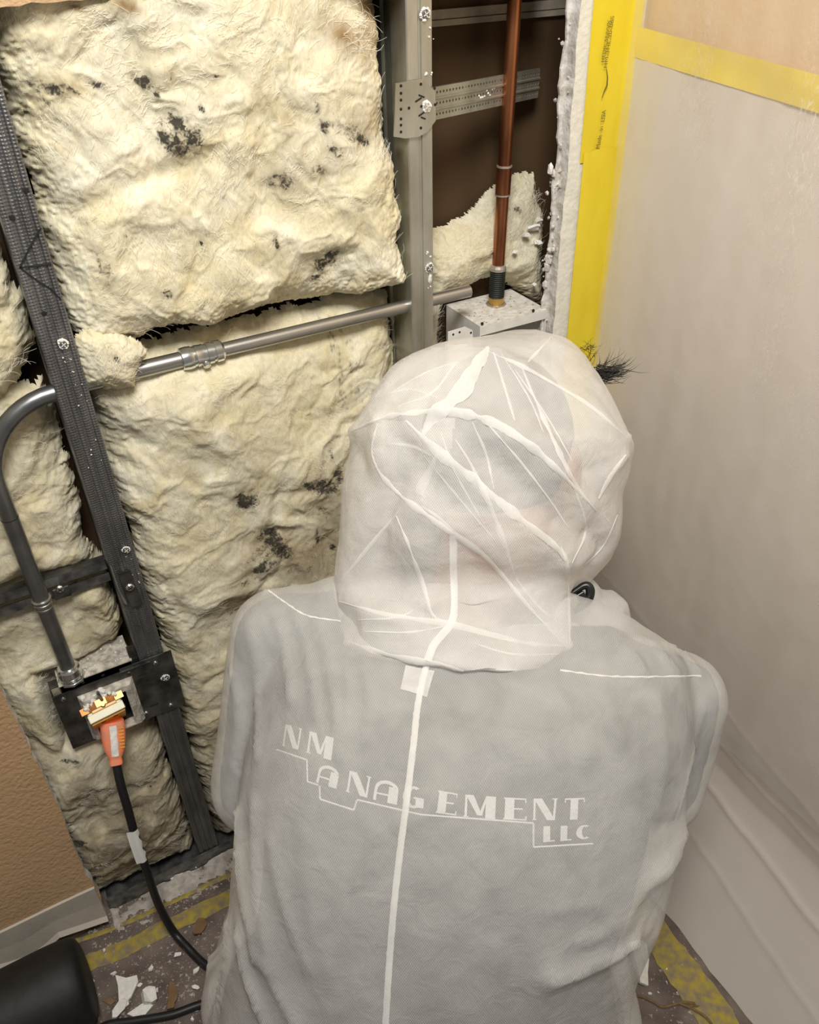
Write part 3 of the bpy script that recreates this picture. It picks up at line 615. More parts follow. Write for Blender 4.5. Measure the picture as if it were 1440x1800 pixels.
# plate with an opening: built as a frame
ox0, ox1, oz0, oz1 = -0.036, 0.012, 0.382, 0.450
mb = MB(); yp0, yp1 = -0.0032, -0.0018
mb.box((bx0, yp0, bz0), (ox0, yp1, bz1)); mb.box((ox1, yp0, bz0), (0.079, yp1, bz1+0.005)); mb.box((ox0, yp0, oz1), (ox1, yp1, bz1)); mb.box((ox0, yp0, bz0), (ox1, yp1, oz0))
mb.box((bx0, yp1, bz0), (bx0+0.001, 0.016, bz1)); mb.box((bx0, yp0-0.0012, bz1-0.0012), (0.050, yp0, bz1)); br = mb.obj('bracket_plate', M['box_steel'], t)
mb = MB(); mb.box((bx0+0.001, 0.0, ztop-0.0012), (-0.0605, 0.014, ztop)); mb.obj('side_arm', M['box_steel'], t)
mb = MB(); mb.box((0.028, 0.002, bz0+0.004), (0.0375, 0.010, ztop+0.014)); mb.obj('side_arm', M['box_steel'], t)
mb = MB(); mb.box((-0.060, -0.0015, ztop-0.0015), (0.030, 0.050, ztop)); tp = mb.obj('box_top', M['dust_steel'], t)
q = MB()
for k in range(70):
    blob(q, (random.uniform(-0.056, 0.028), random.uniform(0.0, 0.046), ztop+0.0004), random.choice([0.0004, 0.0006, 0.0012]), k)
q.obj('dust_crumbs', M['plaster'], tp)['kind'] = 'stuff'
mb = MB(); mb.box((-0.060, 0.0, bz0), (-0.0588, 0.050, ztop-0.0015)); mb.box((0.0288, 0.0, bz0), (0.030, 0.050, ztop-0.0015)); mb.box((-0.060, 0.0488, bz0), (0.030, 0.050, ztop-0.0015)); mb.box((-0.060, 0.0, bz0), (0.030, 0.050, bz0+0.0012)); mb.obj('box_shell', M['box_steel'], t)
# raised plaster ring
def frame_ring(mb, o, i, y_o, y_i, y_r):
    (a0, c0, a1, c1), (b0, d0, b1, d1) = o, i
    O = [(a0, c0), (a1, c0), (a1, c1), (a0, c1)]; I = [(b0, d0), (b1, d0), (b1, d1), (b0, d1)]
    v = [(x, y_o, z) for x, z in O]+[(x+(ox-x)*0.55, y_i, z+(oz-z)*0.55) for (x, z), (ox, oz) in zip(I, O)]+[(x, y_i, z) for x, z in I]+[(x, y_r, z) for x, z in I]
    f = []
    for k in range(3):
        for j in range(4): f.append((k*4+j, k*4+(j+1) % 4, k*4+4+(j+1) % 4, k*4+4+j))
    mb.add(v, f)
mb = MB(); frame_ring(mb, (ox0-0.009, oz0-0.002, ox1+0.012, oz1+0.013), (ox0+0.001, oz0+0.002, ox1-0.001, oz1-0.002), -0.0033, -0.010, 0.004); mb.obj('plaster_ring', M['dust_steel'], t)
mb = MB(); mb.box((-0.058, 0.040, bz0+0.002), (0.028, 0.0415, ztop-0.003)); mb.obj('box_inside', M['black_hole'], t)
for k, (a, b) in enumerate([(112, 1231), (258, 1255), (274, 1167), (301, 1241), (227, 1185)]): screw(t, a, b, -0.0033, 0.0032, False, 7+k, 'cast' if k < 4 else 'dark_steel')
screw(t, 291, 1193, -0.0040, 0.0052, True, 3)
for (a, b, w) in [(250, 1186, .006), (271, 1239, .006), (146, 1200, .002), (181, 1187, .002), (128, 1297, .002), (146, 1299, .002)]:
    c = pxz(a, b, -0.0033); mb = MB(); mb.add(*plate_y([(c[0]-w, c[1]-0.0014), (c[0]+w, c[1]-0.0014), (c[0]+w*0.9, c[1]+0.0014), (c[0]-w*0.9, c[1]+0.0014)], -0.0036, -0.0031)); mb.obj('slot_hole', M['black_hole'], t)

# receptacle pulled out of the box
rc = aty(192, 1262, -0.030)                        # top front edge, middle
def frame_at(o, ux, uy, uz):
    ux, uy, uz = [np.asarray(a, float)/np.linalg.norm(a) for a in (ux, uy, uz)]; o = np.asarray(o, float)
    return lambda p: tuple(np.asarray(o)+ux*p[0]+uy*p[1]+uz*p[2])
fo = np.array([0.10, -0.80, -0.60]); up_ = np.array([0.02, -0.60, 0.80]); up_ -= fo*(fo@up_)/(fo@fo); rt_ = np.cross(up_, fo); rt_ = rt_ if rt_[0] > 0 else -rt_
RF0 = frame_at(rc, rt_, fo, up_); RF = lambda p: RF0((p[0]*1.32, p[1]*1.25, p[2]*1.25))                    # local: x right, y out of the face, z up
t = thing('receptacle', 'ivory wall receptacle with coppery yoke pulled out of the electrical box', 'receptacle', tuple(rc))
mb = MB(); mb.bbox((-0.0165, -0.026, -0.068), (0.0165, -0.006, 0.0), 0.0015, RF); mb.obj('body', M['ivory'], t)
mb = MB(); mb.bbox((-0.0165, -0.006, -0.066), (0.0165, 0.0, -0.002), 0.0012, RF); fc = mb.obj('face', M['amber'], t)
mb = MB(); mb.bbox((-0.0172, -0.0105, -0.0012), (0.0172, -0.002, 0.0035), 0.0008, RF); mb.obj('end_band', M['ivory'], t)
mb = MB(); mb.bbox((-0.012, -0.016, -0.001), (0.012, -0.0105, 0.0038), 0.0008, RF); mb.obj('amber_inset', M['amber'], t)
Y = [(-0.021, -0.0165, 0.002), (-0.014, -0.0165, 0.003), (-0.006, -0.0175, 0.006), (0.004, -0.0175, 0.0065), (0.012, -0.0165, 0.003), (0.020, -0.0165, 0.0025)]
mb = MB()
for i in range(len(Y)-1):
    a, b = Y[i], Y[i+1]; v = [RF((p[0], p[1]+dy, p[2]+dz)) for p in (a, b) for dy in (-0.0035, 0.0035) for dz in (-0.0006, 0.0006)]
    mb.add(v, [(0, 1, 3, 2), (4, 6, 7, 5), (0, 2, 6, 4), (1, 5, 7, 3), (0, 4, 5, 1), (2, 3, 7, 6)])
mb.obj('yoke', M['copper_strap'], t)
mb = MB(); mb.box((-0.006, -0.018, -0.084), (0.006, -0.0168, -0.068), RF); mb.tube([RF((0.009*math.cos(a)*0.7, -0.0174, -0.082+0.006*math.sin(a))) for a in np.linspace(0, 6.28, 13)], 0.0012, 6, False); mb.obj('lower_ear', M['copper_strap'], t)
mb = MB(); mb.lathe(RF((0, -0.014, 0.003)), RF((0, -0.014, 0.02)), [(0, 0.003), (0.003, 0.003), (0.0042, 0.0018), (0.0043, 0.0002)], 12); mb.obj('terminal_screw', M['brass'], t)
mb = MB()
for sx in (-0.006, 0.006): mb.box((sx-0.0022, -0.001, -0.0105), (sx+0.0022, 0.0003, -0.0075), RF)
mb.obj('blade_slot', M['black_hole'], t)
q = MB()
for k in range(26): blob(q, RF((random.uniform(-0.015, 0.014), random.uniform(-0.030, -0.018), random.uniform(0.002, 0.007))), random.uniform(0.002, 0.0042), k)
q.obj('plaster_lump', M['plaster'], t)
mb = MB(); mb.tube(catmull([RF((0.001, -0.018, 0.005)), RF((0.0, -0.026, 0.018)), aty(178, 1228, 0.006), aty(176, 1222, 0.02)], 6), 0.0021, 8); mb.obj('wire', M['emt_dark'], t)
for k in range(4):
    mb = MB(); mb.box((0.0165, -0.024+0.0045*k, -0.060), (0.0178, -0.0215+0.0045*k, -0.006-0.004*k), RF); mb.obj('side_rib', M['ivory'], t)

# lit orange plug and its cord
t = thing('extension_cord', 'black extension cord with glowing orange plug and white paper tag', 'cord', tuple(RF((0, 0, -0.02))))
p0 = np.array(RF((0.0015, 0.001, -0.024))); p1 = aty(204, 1343, p0[1]-0.030); d = p1-p0; Lp = np.linalg.norm(d); d /= Lp
sx = rt_-d*(rt_@d); sx /= np.linalg.norm(sx); sy = np.cross(sx, d)
prof = [(0, 0.0145, 0.0125), (0.10, 0.0152, 0.0135), (0.35, 0.0150, 0.0130), (0.62, 0.0130, 0.0115), (0.80, 0.0092, 0.0090), (0.84, 0.0078, 0.0078), (0.90, 0.0080, 0.0080), (0.96, 0.0085, 0.0085), (1.0, 0.0082, 0.0082)]
V = []; F = []; n = 20
for (tt, a, b) in prof:
    for j in range(n):
        w = 2*math.pi*j/n; cx_, sy_ = math.cos(w), math.sin(w); e = 0.65
        V.append(p0+d*Lp*tt+sx*a*math.copysign(abs(cx_)**e, cx_)+sy*b*math.copysign(abs(sy_)**e, sy_))
for i in range(len(prof)-1):
    for j in range(n): F.append((i*n+j, i*n+(j+1) % n, (i+1)*n+(j+1) % n, (i+1)*n+j))
F += [tuple(range(n))[::-1], tuple(range((len(prof)-1)*n, len(prof)*n))]
pg = autosmooth(link('plug', V, F, M['plug'], t), 50)
sgn = 1.0 if (sy@(CAM-p0)) > 0 else -1.0
V = []; F = []
for i, tt in enumerate(np.linspace(0.06, 0.78, 9)):
    a = np.interp(tt, [p[0] for p in prof], [p[2] for p in prof])+0.0012
    for j, w in enumerate(np.linspace(-0.42, 0.30, 6)): V.append(p0+d*Lp*tt+sx*(w*0.0125)+sy*sgn*(a-0.0012*(j in (0, 5))+0.0006*math.sin(i*2.1+j)))
F = [(i*6+j, i*6+j+1, (i+1)*6+j+1, (i+1)*6+j) for i in range(8) for j in range(5)]
link('paint_smear', V, F, M['plaster'], pg, smooth=True)
mb = MB()
for k in range(7):
    tt = 0.14+0.075*k; mb.box((0.0055, np.interp(tt, [p[0] for p in prof], [p[2] for p in prof])*sgn-0.0004, -0.0009), (0.0115, np.interp(tt, [p[0] for p in prof], [p[2] for p in prof])*sgn+0.0008*sgn, 0.0009), frame_at(p0+d*Lp*tt, sx, sy, d))
mb.obj('grip_rib', M['amber'], pg)
pe = p0+d*Lp
cp_ = [pe-d*0.004, aty(212, 1378, pe[1]-0.012), aty(224, 1420, pe[1]-0.022), aty(240, 1478, pe[1]-0.030), aty(258, 1530, pe[1]-0.035), aty(278, 1588, pe[1]-0.038), atz(304, 1636, 0.022), atz(332, 1668, 0.009), atz(356, 1692, 0.0065), atz(400, 1725, 0.0065), atz(425, 1745, 0.0065), atz(400, 1757, 0.0065), atz(352, 1766, 0.0065), atz(300, 1784, 0.0065), atz(235, 1795, 0.0065), atz(180, 1806, 0.0065), atz(140, 1850, 0.0065), atz(110, 1930, 0.0065)]
CP = catmull(cp_, 8)
mb = MB(); mb.tube(CP, 0.0058, 14); autosmooth(mb.obj('cable', M['rubber'], t), 60)
# paper tag wrapped on the cable
i0, i1 = 21, 29; V = []; F = []; m_ = 9
seg = CP[i0:i1+1]
for i, p in enumerate(seg):
    tn = seg[min(i+1, len(seg)-1)]-seg[max(i-1, 0)]; tn /= np.linalg.norm(tn); toc = CAM-p; toc -= tn*(toc@tn); toc /= np.linalg.norm(toc); sd = np.cross(tn, toc); sd = sd if sd[0] > 0 else -sd
    for j in range(m_):
        w = -1.25+2.5*j/(m_-1); jag = 0.0015*math.sin(i*2.3) if j == m_-1 else 0
        V.append(p+0.0064*(math.cos(w*0.8)*toc+(math.sin(w*0.8)*1.0)*sd)+sd*(-0.004 if j == 0 else 0)+sd*jag)
F = [(i*m_+j, i*m_+j+1, (i+1)*m_+j+1, (i+1)*m_+j) for i in range(len(seg)-1) for j in range(m_-1)]
link('paper_tag', V, F, M['paper'], t, smooth=True)

# ================================================================== CAVITY WITH THE COPPER PIPE
yp = 0.045; pa = aty(905, 0, yp); pb = aty(872, 533, yp); zt = 0.823
xp = lambda z: pb[0]+(pa[0]-pb[0])*(z-pb[2])/(pa[2]-pb[2])
t = thing('copper_pipe', 'vertical copper water pipe standing in the open cavity', 'pipe', (xp(zt), yp, zt))
mb = MB(); mb.tube([(xp(z), yp, z) for z in np.linspace(zt+0.04, 2.3, 12)], 0.0080, 22); autosmooth(mb.obj('pipe', M['copper'], t))
z1_, z2_ = aty(887, 292, yp)[2], aty(884, 342, yp)[2]
mb = MB(); mb.lathe((xp(z2_), yp, z2_), (xp(z1_), yp, z1_), [(0, 0.0082), (0.0008, 0.0094), (z1_-z2_-0.001, 0.0094), (z1_-z2_, 0.0082)], 22); cpl = autosmooth(mb.obj('coupling', M['copper'], t), 30)
for z in (z1_, z2_):
    mb = MB(); mb.lathe((xp(z), yp, z-0.0012), (xp(z), yp, z+0.01), [(0, 0.0084), (0.0003, 0.0097), (0.0020, 0.0096), (0.0025, 0.0082)], 20); mb.obj('solder_ring', M['solder'], cpl)
zA, zB = aty(874, 474, yp)[2], aty(872, 522, yp)[2]
mb = MB(); pr_ = [(0, 0.009)]; k = 0.0
Lt = zA-zB; nth = 14
for i in range(nth): pr_ += [(Lt*i/nth, 0.0092), (Lt*(i+.45)/nth, 0.0105), (Lt*(i+.55)/nth, 0.0105)]
pr_ += [(Lt, 0.0092)]
mb.lathe((xp(zB), yp, zB), (xp(zA), yp, zA), pr_, 20); mb.obj('threaded_sleeve', M['black_thread'], t)
mb = MB(); mb.lathe((xp(zA), yp, zA-0.001), (xp(zA), yp, zA+0.02), [(0, 0.0085), (0.0005, 0.0110), (0.004, 0.0108), (0.007, 0.0095), (0.008, 0.0075)], 20); mb.obj('collar', M['solder'], t)
mb = MB(); mb.lathe((xp(zt), yp, zt-0.004), (xp(zB), yp, zB), [(0, 0.009), (0.0005, 0.0102), (zB-zt+0.004, 0.0102), (zB-zt+0.005, 0.009)], 20); mb.obj('brass_end', M['brass'], t)
mb = MB(); mb.lathe((xp(zt), yp, zt-0.001), (xp(zt), yp, zt+0.02), [(0, 0.0100), (0.0002, 0.0140), (0.0025, 0.0138), (0.0028, 0.0102)], 10); mb.obj('lock_nut', M['solder'], t)

# white metal box below the pipe
A_, B_, C_ = atz(795, 541, zt), atz(833, 577, zt), atz(951, 541, zt)
wx0, wx1 = 0.546, 0.651; wy0, wy1 = float(B_[1]), 0.080
t = thing('white_metal_box', 'white painted steel box under the copper pipe', 'box', ((wx0+wx1)/2, (wy0+wy1)/2, 0.70))
mb = MB(); mb.box((wx0, wy0, zt-0.0012), (wx1, wy1, zt)); mb.obj('top_panel', M['white_dusty'], t)
mb = MB(); mb.box((wx0+0.001, wy0-0.0002, zt-0.013), (wx1, wy0+0.001, zt-0.0012)); mb.obj('front_lip', M['white_metal'], t)
mb = MB(); mb.box((wx0, wy0, 0.70), (wx0+0.0012, wy1, zt-0.0012)); mb.obj('side_panel', M['white_metal'], t)
mb = MB(); mb.box((wx1-0.0012, wy0, 0.70), (wx1, wy1, zt-0.0012)); mb.obj('side_panel', M['white_metal'], t)
mb = MB(); mb.box((wx0, wy1-0.0012, 0.70), (wx1, wy1, zt-0.0012)); mb.obj('back_panel', M['white_metal'], t)
for (a, b) in [(848, 569), (938, 546)]:
    c = pxz(a, b, wy0); mb = MB(); mb.lathe((c[0], wy0+0.001, c[1]), (c[0], wy0-0.01, c[1]), [(0, 0.0020), (0.0014, 0.0019), (0.0015, 0.0003)], 10); mb.obj('rivet_hole', M['black_hole'], t)
tb = MB(); P = [tuple(pxz(*p, wy0-0.001)) for p in [(787, 583), (818, 574), (830, 580), (832, 640), (787, 645)]]; tb.add(*plate_y(P, wy0-0.0022, wy0-0.001)); to = tb.obj('mounting_tab', M['white_metal'], t)
for (a, b) in [(797, 588), (808, 584), (828, 585)]:
    c = pxz(a, b, wy0-0.0022); mb = MB(); mb.lathe((c[0], wy0-0.0020, c[1]), (c[0], wy0-0.01, c[1]), [(0, 0.0016), (0.0004, 0.0015), (0.0005, 0.0003)], 10); mb.obj('tab_hole', M['black_hole'], to)
q = MB()
for k in range(60): blob(q, (random.uniform(wx0+0.005, wx1-0.005), random.uniform(wy0+0.003, wy1-0.01), zt+0.0003), random.choice([0.0003, 0.0004, 0.0008]), k+400, (1.6, 1, .5))
q.obj('dust_crumbs', M['cardboard'], t)['kind'] = 'stuff'

# perforated bracket bar and its plate
bar0, bar1 = aty(752, 183, 0.0005), aty(948, 146, 0.072)
bar0 = np.array([0.476, 0.0015, aty(766, 183, 0.0015)[2]])
ux = bar1-bar0; LB = float(np.linalg.norm(ux)); ux /= LB
hN, hF = 0.0, 0.0
top0, bot0 = aty(766, 153, 0.0015), aty(766, 211, 0.0015); HB = float(top0[2]-bot0[2])
uz = np.array([0, 0, 1.0]); uz -= ux*(ux@uz); uz /= np.linalg.norm(uz); uy = np.cross(uz, ux)   # uy points into the wall
BF = lambda p: tuple(bar0+ux*p[0]+uy*p[1]+uz*p[2])
t = thing('bracket_bar', 'ribbed perforated steel bracket bar behind the copper pipe', 'bracket', tuple(bar0-uz*HB/2))
mb = MB(); rows = 3; cell = 0.0054; nc = int(LB/cell); rowh = HB/3
for r in range(rows):
    zc_ = HB/2-rowh*(r+0.5)
    for c in range(nc):
        x0 = LB*c/nc; x1 = LB*(c+1)/nc; h = rowh*0.72/2; hr = 0.00145 if (c+r) % 11 else 0.0009
        O = [(x0, -h), ((x0+x1)/2, -h), (x1, -h), (x1, 0), (x1, h), ((x0+x1)/2, h), (x0, h), (x0, 0)]
        xm = (x0+x1)/2; I = [(xm+hr*math.cos(a), hr*math.sin(a)) for a in [math.radians(q_) for q_ in (225, 270, 315, 0, 45, 90, 135, 180)]]
        v = [BF((a, 0.0, zc_+b)) for a, b in O]+[BF((a, 0.0, zc_+b)) for a, b in I]+[BF((a, 0.0012, zc_+b)) for a, b in I]
        mb.add(v, [(j, (j+1) % 8, 8+(j+1) % 8, 8+j) for j in range(8)]+[(8+j, 8+(j+1) % 8, 16+(j+1) % 8, 16+j) for j in range(8)])
    if r < rows-1:
        zt_ = HB/2-rowh*(r+0.86); zb_ = HB/2-rowh*(r+1.14); zm = (zt_+zb_)/2
        v = [BF((x, y, z)) for x in (0, LB) for (y, z) in ((0, zt_), (-0.0016, zt_-0.0007), (-0.0016, zb_+0.0007), (0, zb_))]
        mb.add(v, [(0, 1, 5, 4), (1, 2, 6, 5), (2, 3, 7, 6)])
hh = rowh*0.14
for (za, zb2) in ((HB/2, HB/2-hh), (-HB/2+hh, -HB/2)):
    mb.add([BF((x, 0, z)) for x in (0, LB) for z in (za, zb2)], [(0, 1, 3, 2)])
mb.add([BF((x, y, HB/2)) for x in (0, LB) for y in (0, 0.003)], [(0, 1, 3, 2)])
mb.obj('perforated_bar', M['steel'], t)
mb = MB(); pts = [BF((LB*0.40, -0.0004, -0.0005)), BF((LB*0.52, -0.0004, 0.0015))]
for k in range(9): blob(mb, BF((LB*(0.42+0.15*k/9), -0.0004, random.uniform(-0.004, 0.004))), 0.0011, k+800)
mb.obj('plaster_crumbs', M['plaster'], t)['kind'] = 'stuff'
t2 = thing('mounting_plate', 'punched steel mounting plate screwed to the face of the light stud', 'plate', tuple(aty(728, 190, -0.002)))
P = [(695, 146), (742, 139), (758, 155), (764, 160), (765, 212), (750, 232), (735, 240), (712, 243), (692, 240)]
Q = [tuple(pxz(*p, -0.0022)) for p in P]; mb = MB(); mb.add(*plate_y(Q, -0.0036, -0.0018)); mb.obj('plate', M['steel'], t2)
for (a, b) in [(705, 151), (705, 164), (705, 176), (705, 192), (705, 209), (705, 220), (705, 232), (740, 148), (719, 190), (740, 225), (765, 184), (741, 187), (764, 155)]:
    c = pxz(a, b, -0.0036); mb = MB(); mb.lathe((c[0], -0.0034, c[1]), (c[0], -0.02, c[1]), [(0, 0.0016), (0.0005, 0.0015), (0.0006, 0.0003)], 10); mb.obj('punched_hole', M['black_hole'], t2)
for P in ([(730, 179), (741, 172)], [(736, 204), (746, 197)], [(736, 167), (746, 171)], [(740, 206), (748, 209)]):
    mb = MB(); mb.add(*ribbon_y([pxz(*p, -0.0036) for p in P], 0.0015, -0.0036)); mb.obj('marker_line', M['marker'], t2)
screw(t2, 752, 188, -0.0036, 0.0045, True, 2, 'cast')
# white rail across the back of the cavity
za = aty(765, 28, 0.088)[2]
t = thing('cavity_rail', 'narrow white metal rail across the brown board at the cavity top', 'rail', (0.57, 0.09, za))
for k, (a, b, yy) in enumerate([(-0.0035, 0.0055, 0.0885), (-0.0105, -0.0045, 0.0875)]):
    mb = MB(); mb.box((0.30, yy, za+a), (0.744, 0.0928, za+b)); mb.obj('rail_lip', M['rail_white'], t)
mb = MB(); mb.box((0.30, 0.0905, za-0.0046), (0.744, 0.0928, za-0.0034)); mb.obj('rail_groove', M['glue'], t)

# broken wall-board crumbs wedged in the cavity
def chip(name, label, cat, c, size, seed, thick=0.003, m='plaster', tilt=(0.2, 0.2), rot=None, n=8, group=None, shape=None):
    g = np.random.default_rng(seed); A = np.sort(g.random(n)*2*math.pi)
    P = [(size[0]*math.cos(a)*g.uniform(.65, 1.1), size[1]*math.sin(a)*g.uniform(.65, 1.1)) for a in A] if shape is None else shape
    n = len(P); R = Matrix.Rotation(g.uniform(0, 6.28) if rot is None else rot, 3, 'Z') @ Matrix.Rotation(tilt[0], 3, 'X') @ Matrix.Rotation(tilt[1], 3, 'Y') if True else None
    v = [np.array(R @ Vector((x, y, z+g.normal()*thick*0.12))) for z in (-thick/2, thick/2) for x, y in P]
    lo = min(p[2] for p in v); v = [p+np.asarray(c, float)-np.array([0, 0, lo]) for p in v]
    f = [tuple(range(n))[::-1], tuple(range(n, 2*n))]+[(i, (i+1) % n, (i+1) % n+n, i+n) for i in range(n)]
    return tag(link(name, v, f, M[m]), label, cat, group)
for i, (a, b, s) in enumerate([(938, 405, 0.009), (925, 418, 0.006), (945, 430, 0.007), (905, 446, 0.004), (948, 392, 0.006), (940, 503, 0.005)]):
    chip('plaster_chip', 'white plaster chip caught in the fiberglass clump behind the copper pipe', 'plaster chip', aty(a, b, 0.044), (s, s*0.6), 40+i, 0.004, 'plaster', (0.9+0.2*i, 0.4), group='plaster chips on the cavity insulation')
q = MB(); g = np.random.default_rng(8)
for k in range(80):
    zz = g.uniform(0.80, 1.2) if k < 40 else g.uniform(0.88, 1.0); blob(q, (0.6535+g.normal()*0.0035, g.uniform(-0.012, 0.012), zz), g.uniform(0.0008, 0.0032), k+900)
for (a, b, r) in [(968, 298, 0.005), (973, 305, 0.004), (965, 455, 0.006), (962, 470, 0.005), (958, 500, 0.004)]: blob(q, aty(a, b, 0.0), r, int(a+b), (0.8, 1, 1.6))
q.obj('gypsum_crumbs', M['gypsum'], bpy.data.objects['wall_back_corner'])['kind'] = 'stuff'

# ================================================================== TAPE AND PLASTIC ON THE RIGHT
def tape_strip(name, label, x0f, x1f, za, zb, y, m='tape', seed=0, nz=60):
    V = []; F = []; nx = 9
    for i in range(nz):
        z = za+(zb-za)*i/(nz-1)
        for j in range(nx):
            u = j/(nx-1); x = x0f(z)+(x1f(z)-x0f(z))*u
            V.append((x, y-0.0012*math.exp(-((u-0.62)/0.07)**2)-0.0009*abs(vnoise([x*60+seed], [z*14])[0])-(0.004*(u > 0.97)), z+(0.0018*math.sin(u*9+seed) if i in (0,) else 0)))
    F = [(i*nx+j, i*nx+j+1, (i+1)*nx+j+1, (i+1)*nx+j) for i in range(nz-1) for j in range(nx-1)]
    return tag(link(name, V, F, M[m], smooth=True), label, 'tape', 'yellow tape pieces')
u1 = tape_strip('masking_tape', 'upper strip of yellow masking tape down the corner, with printed words', lambda z: 0.671+0.002*math.sin(z*9), lambda z: 0.737, 2.0, 1.005, DW-0.0012, seed=1)
tape_strip('masking_tape', 'lower strip of yellow masking tape down the corner, overlapping the upper one', lambda z: 0.675+0.004*min(1, (1.02-z)*2), lambda z: 0.740, 1.018, 0.02, DW-0.0030, seed=4)
def text_on(parent, s, a, b, hgt, y, m, name='printed_words'):
    cu = bpy.data.curves.new('t', 'FONT'); cu.body = s; ob = bpy.data.objects.new('t', cu); COL.objects.link(ob)
    dg = bpy.context.evaluated_depsgraph_get(); me = ob.evaluated_get(dg).to_mesh(); v = np.array([q.co[:] for q in me.vertices]); f = [list(p.vertices) for p in me.polygons]
    ob.evaluated_get(dg).to_mesh_clear(); bpy.data.objects.remove(ob); bpy.data.curves.remove(cu)
    w = v[:, 0].max(); a, b = np.asarray(a), np.asarray(b); d = b-a; L = np.linalg.norm(d); d = d/L; nn = np.array([-d[1], d[0]])
    Q = [a+d*L*p[0]/w+nn*hgt*p[1]/0.72 for p in v]
    return link(name, [(p[0], y, p[1]) for p in Q], f, m, parent)
ty = DW-0.0040
text_on(u1, 'Made  in  USA', pxz(1054, 262, ty), pxz(1066, 193, ty), 0.0062, ty, M['tape_ink'])
text_on(u1, 'HM-3HE.20-06S', pxz(1067, 120, ty), pxz(1080, 28, ty), 0.0050, ty, M['tape_ink'])
text_on(u1, 'HEDJK.SNVVX', pxz(1062, 110, ty), pxz(1074, 35, ty), 0.0046, ty, M['tape_ink'])
mb = MB(); mb.add(*ribbon_y([pxz(a, b, ty) for a, b in [(1058, 172), (1062, 160), (1067, 150), (1068, 135), (1066, 120)]], [0.0004, 0.001, 0.0018, 0.001, 0.0004], ty)); mb.obj('printed_arc', M['tape_ink'], u1)

def sheet_x(name, label, m, y0, y1, ztop, zbot, xf, ny, nz, cat='plastic sheet'):
    V = []; ys = np.linspace(y0, y1, ny)
    for j in range(nz):
        v = j/(nz-1)
        z = np.array([ztop(y)+(zbot-ztop(y))*v for y in ys]); V.append(np.stack([xf(ys, z), ys, z], 1))
    V = np.concatenate(V); F = [(j*ny+i, j*ny+i+1, (j+1)*ny+i+1, (j+1)*ny+i) for j in range(nz-1) for i in range(ny-1)]
    return tag(link(name, V, F, m, smooth=True), label, cat)
def prof_x(y, z):
    x = 0.736-0.104*np.clip((0.23-z)/0.23, 0, 1)**1.25
    x = x-0.0035*np.clip(fbm(y*7, z*1.5, o=3), -1, 1)*np.clip(-y/0.05, 0, 1)-0.0014*fbm(y*30+z*6, z*5, o=3)
    for (zz, sl, a, w) in [(0.19, 0.13, 0.0030, 0.004), (0.115, 0.16, 0.0018, 0.003), (0.33, 0.22, 0.0012, 0.005), (0.27, 0.10, 0.0010, 0.003)]:
        x = x-a*np.exp(-np.abs(z-(zz+sl*(y+0.40)))/w)
    return x
def prof_c(y, z):
    x = 0.7265-0.004*np.clip(fbm(y*9+3, z*1.6, o=3), -1, 1)-0.0022*(1-np.abs(fbm(y*24+z*2, z*2.5+7, o=3)))**2-0.0012*fbm(y*90, z*30, o=3)
    return np.minimum(x, prof_x(y, z)-0.003)
sheet_x('plastic_sheet', 'milky plastic sheet hanging on the side wall down to the floor', M['milky'], -0.006, -1.55, lambda y: 1.128+0.075*y, 0.001, prof_x, 160, 260)
sheet_x('clear_film', 'thin clear wrinkled plastic film hung over the milky sheet and the sloping tape', M['clear'], -0.012, -1.55, lambda y: 2.2, 0.30, prof_c, 200, 260)
V = []; F = []; ny = 90; nz_ = 5
for j in range(nz_):
    for y in np.linspace(-0.004, -1.55, ny):
        z = 1.143+0.075*y-0.030*j/(nz_-1); V.append((0.7335-0.0006*math.sin(y*23+j), y, z))
F = [(j*ny+i, j*ny+i+1, (j+1)*ny+i+1, (j+1)*ny+i) for j in range(nz_-1) for i in range(ny-1)]
tag(link('masking_tape', V, F, M['tape'], smooth=True), 'sloping yellow tape across the side wall along the top of the milky sheet', 'tape', 'yellow tape pieces')

# ================================================================== FLOOR
def floor_strip(label, P, w, m, z, seed):
    P = [atz(*p, 0.0) for p in P]; P = catmull(P, 10); V = []; F = []
    for i, p in enumerate(P):
        d = P[min(i+1, len(P)-1)]-P[max(i-1, 0)]; d /= np.linalg.norm(d); nn = np.array([-d[1], d[0], 0])
        ww = w*(1+0.12*vnoise([i*0.7+seed], [seed])[0])
        V += [p+nn*ww/2+np.array([0, 0, z]), p+np.array([0, 0, z+0.0006*abs(math.sin(i+seed))]), p-nn*ww/2+np.array([0, 0, z])]
    for i in range(len(P)-1): F += [(3*i, 3*i+1, 3*i+4, 3*i+3), (3*i+1, 3*i+2, 3*i+5, 3*i+4)]
    return tag(link('floor_tape', V, F, M[m]), label, 'tape', 'tape stuck to the floor')
floor_strip('thin dusty yellow tape line on the floor along the opened wall', [(120, 1660), (200, 1632), (290, 1592), (400, 1540), (520, 1490)], 0.008, 'tape_floor', 0.0012, 1)
floor_strip('broad dusty yellow tape on the floor farther out from the opened wall', [(135, 1700), (220, 1668), (290, 1632), (400, 1580), (520, 1520)], 0.026, 'tape_floor', 0.0010, 2)
floor_strip('wide faded yellow tape on the floor beside the plastic sheet', [(1090, 1560), (1180, 1680), (1260, 1790), (1330, 1900)], 0.050, 'tape_floor', 0.0010, 3)
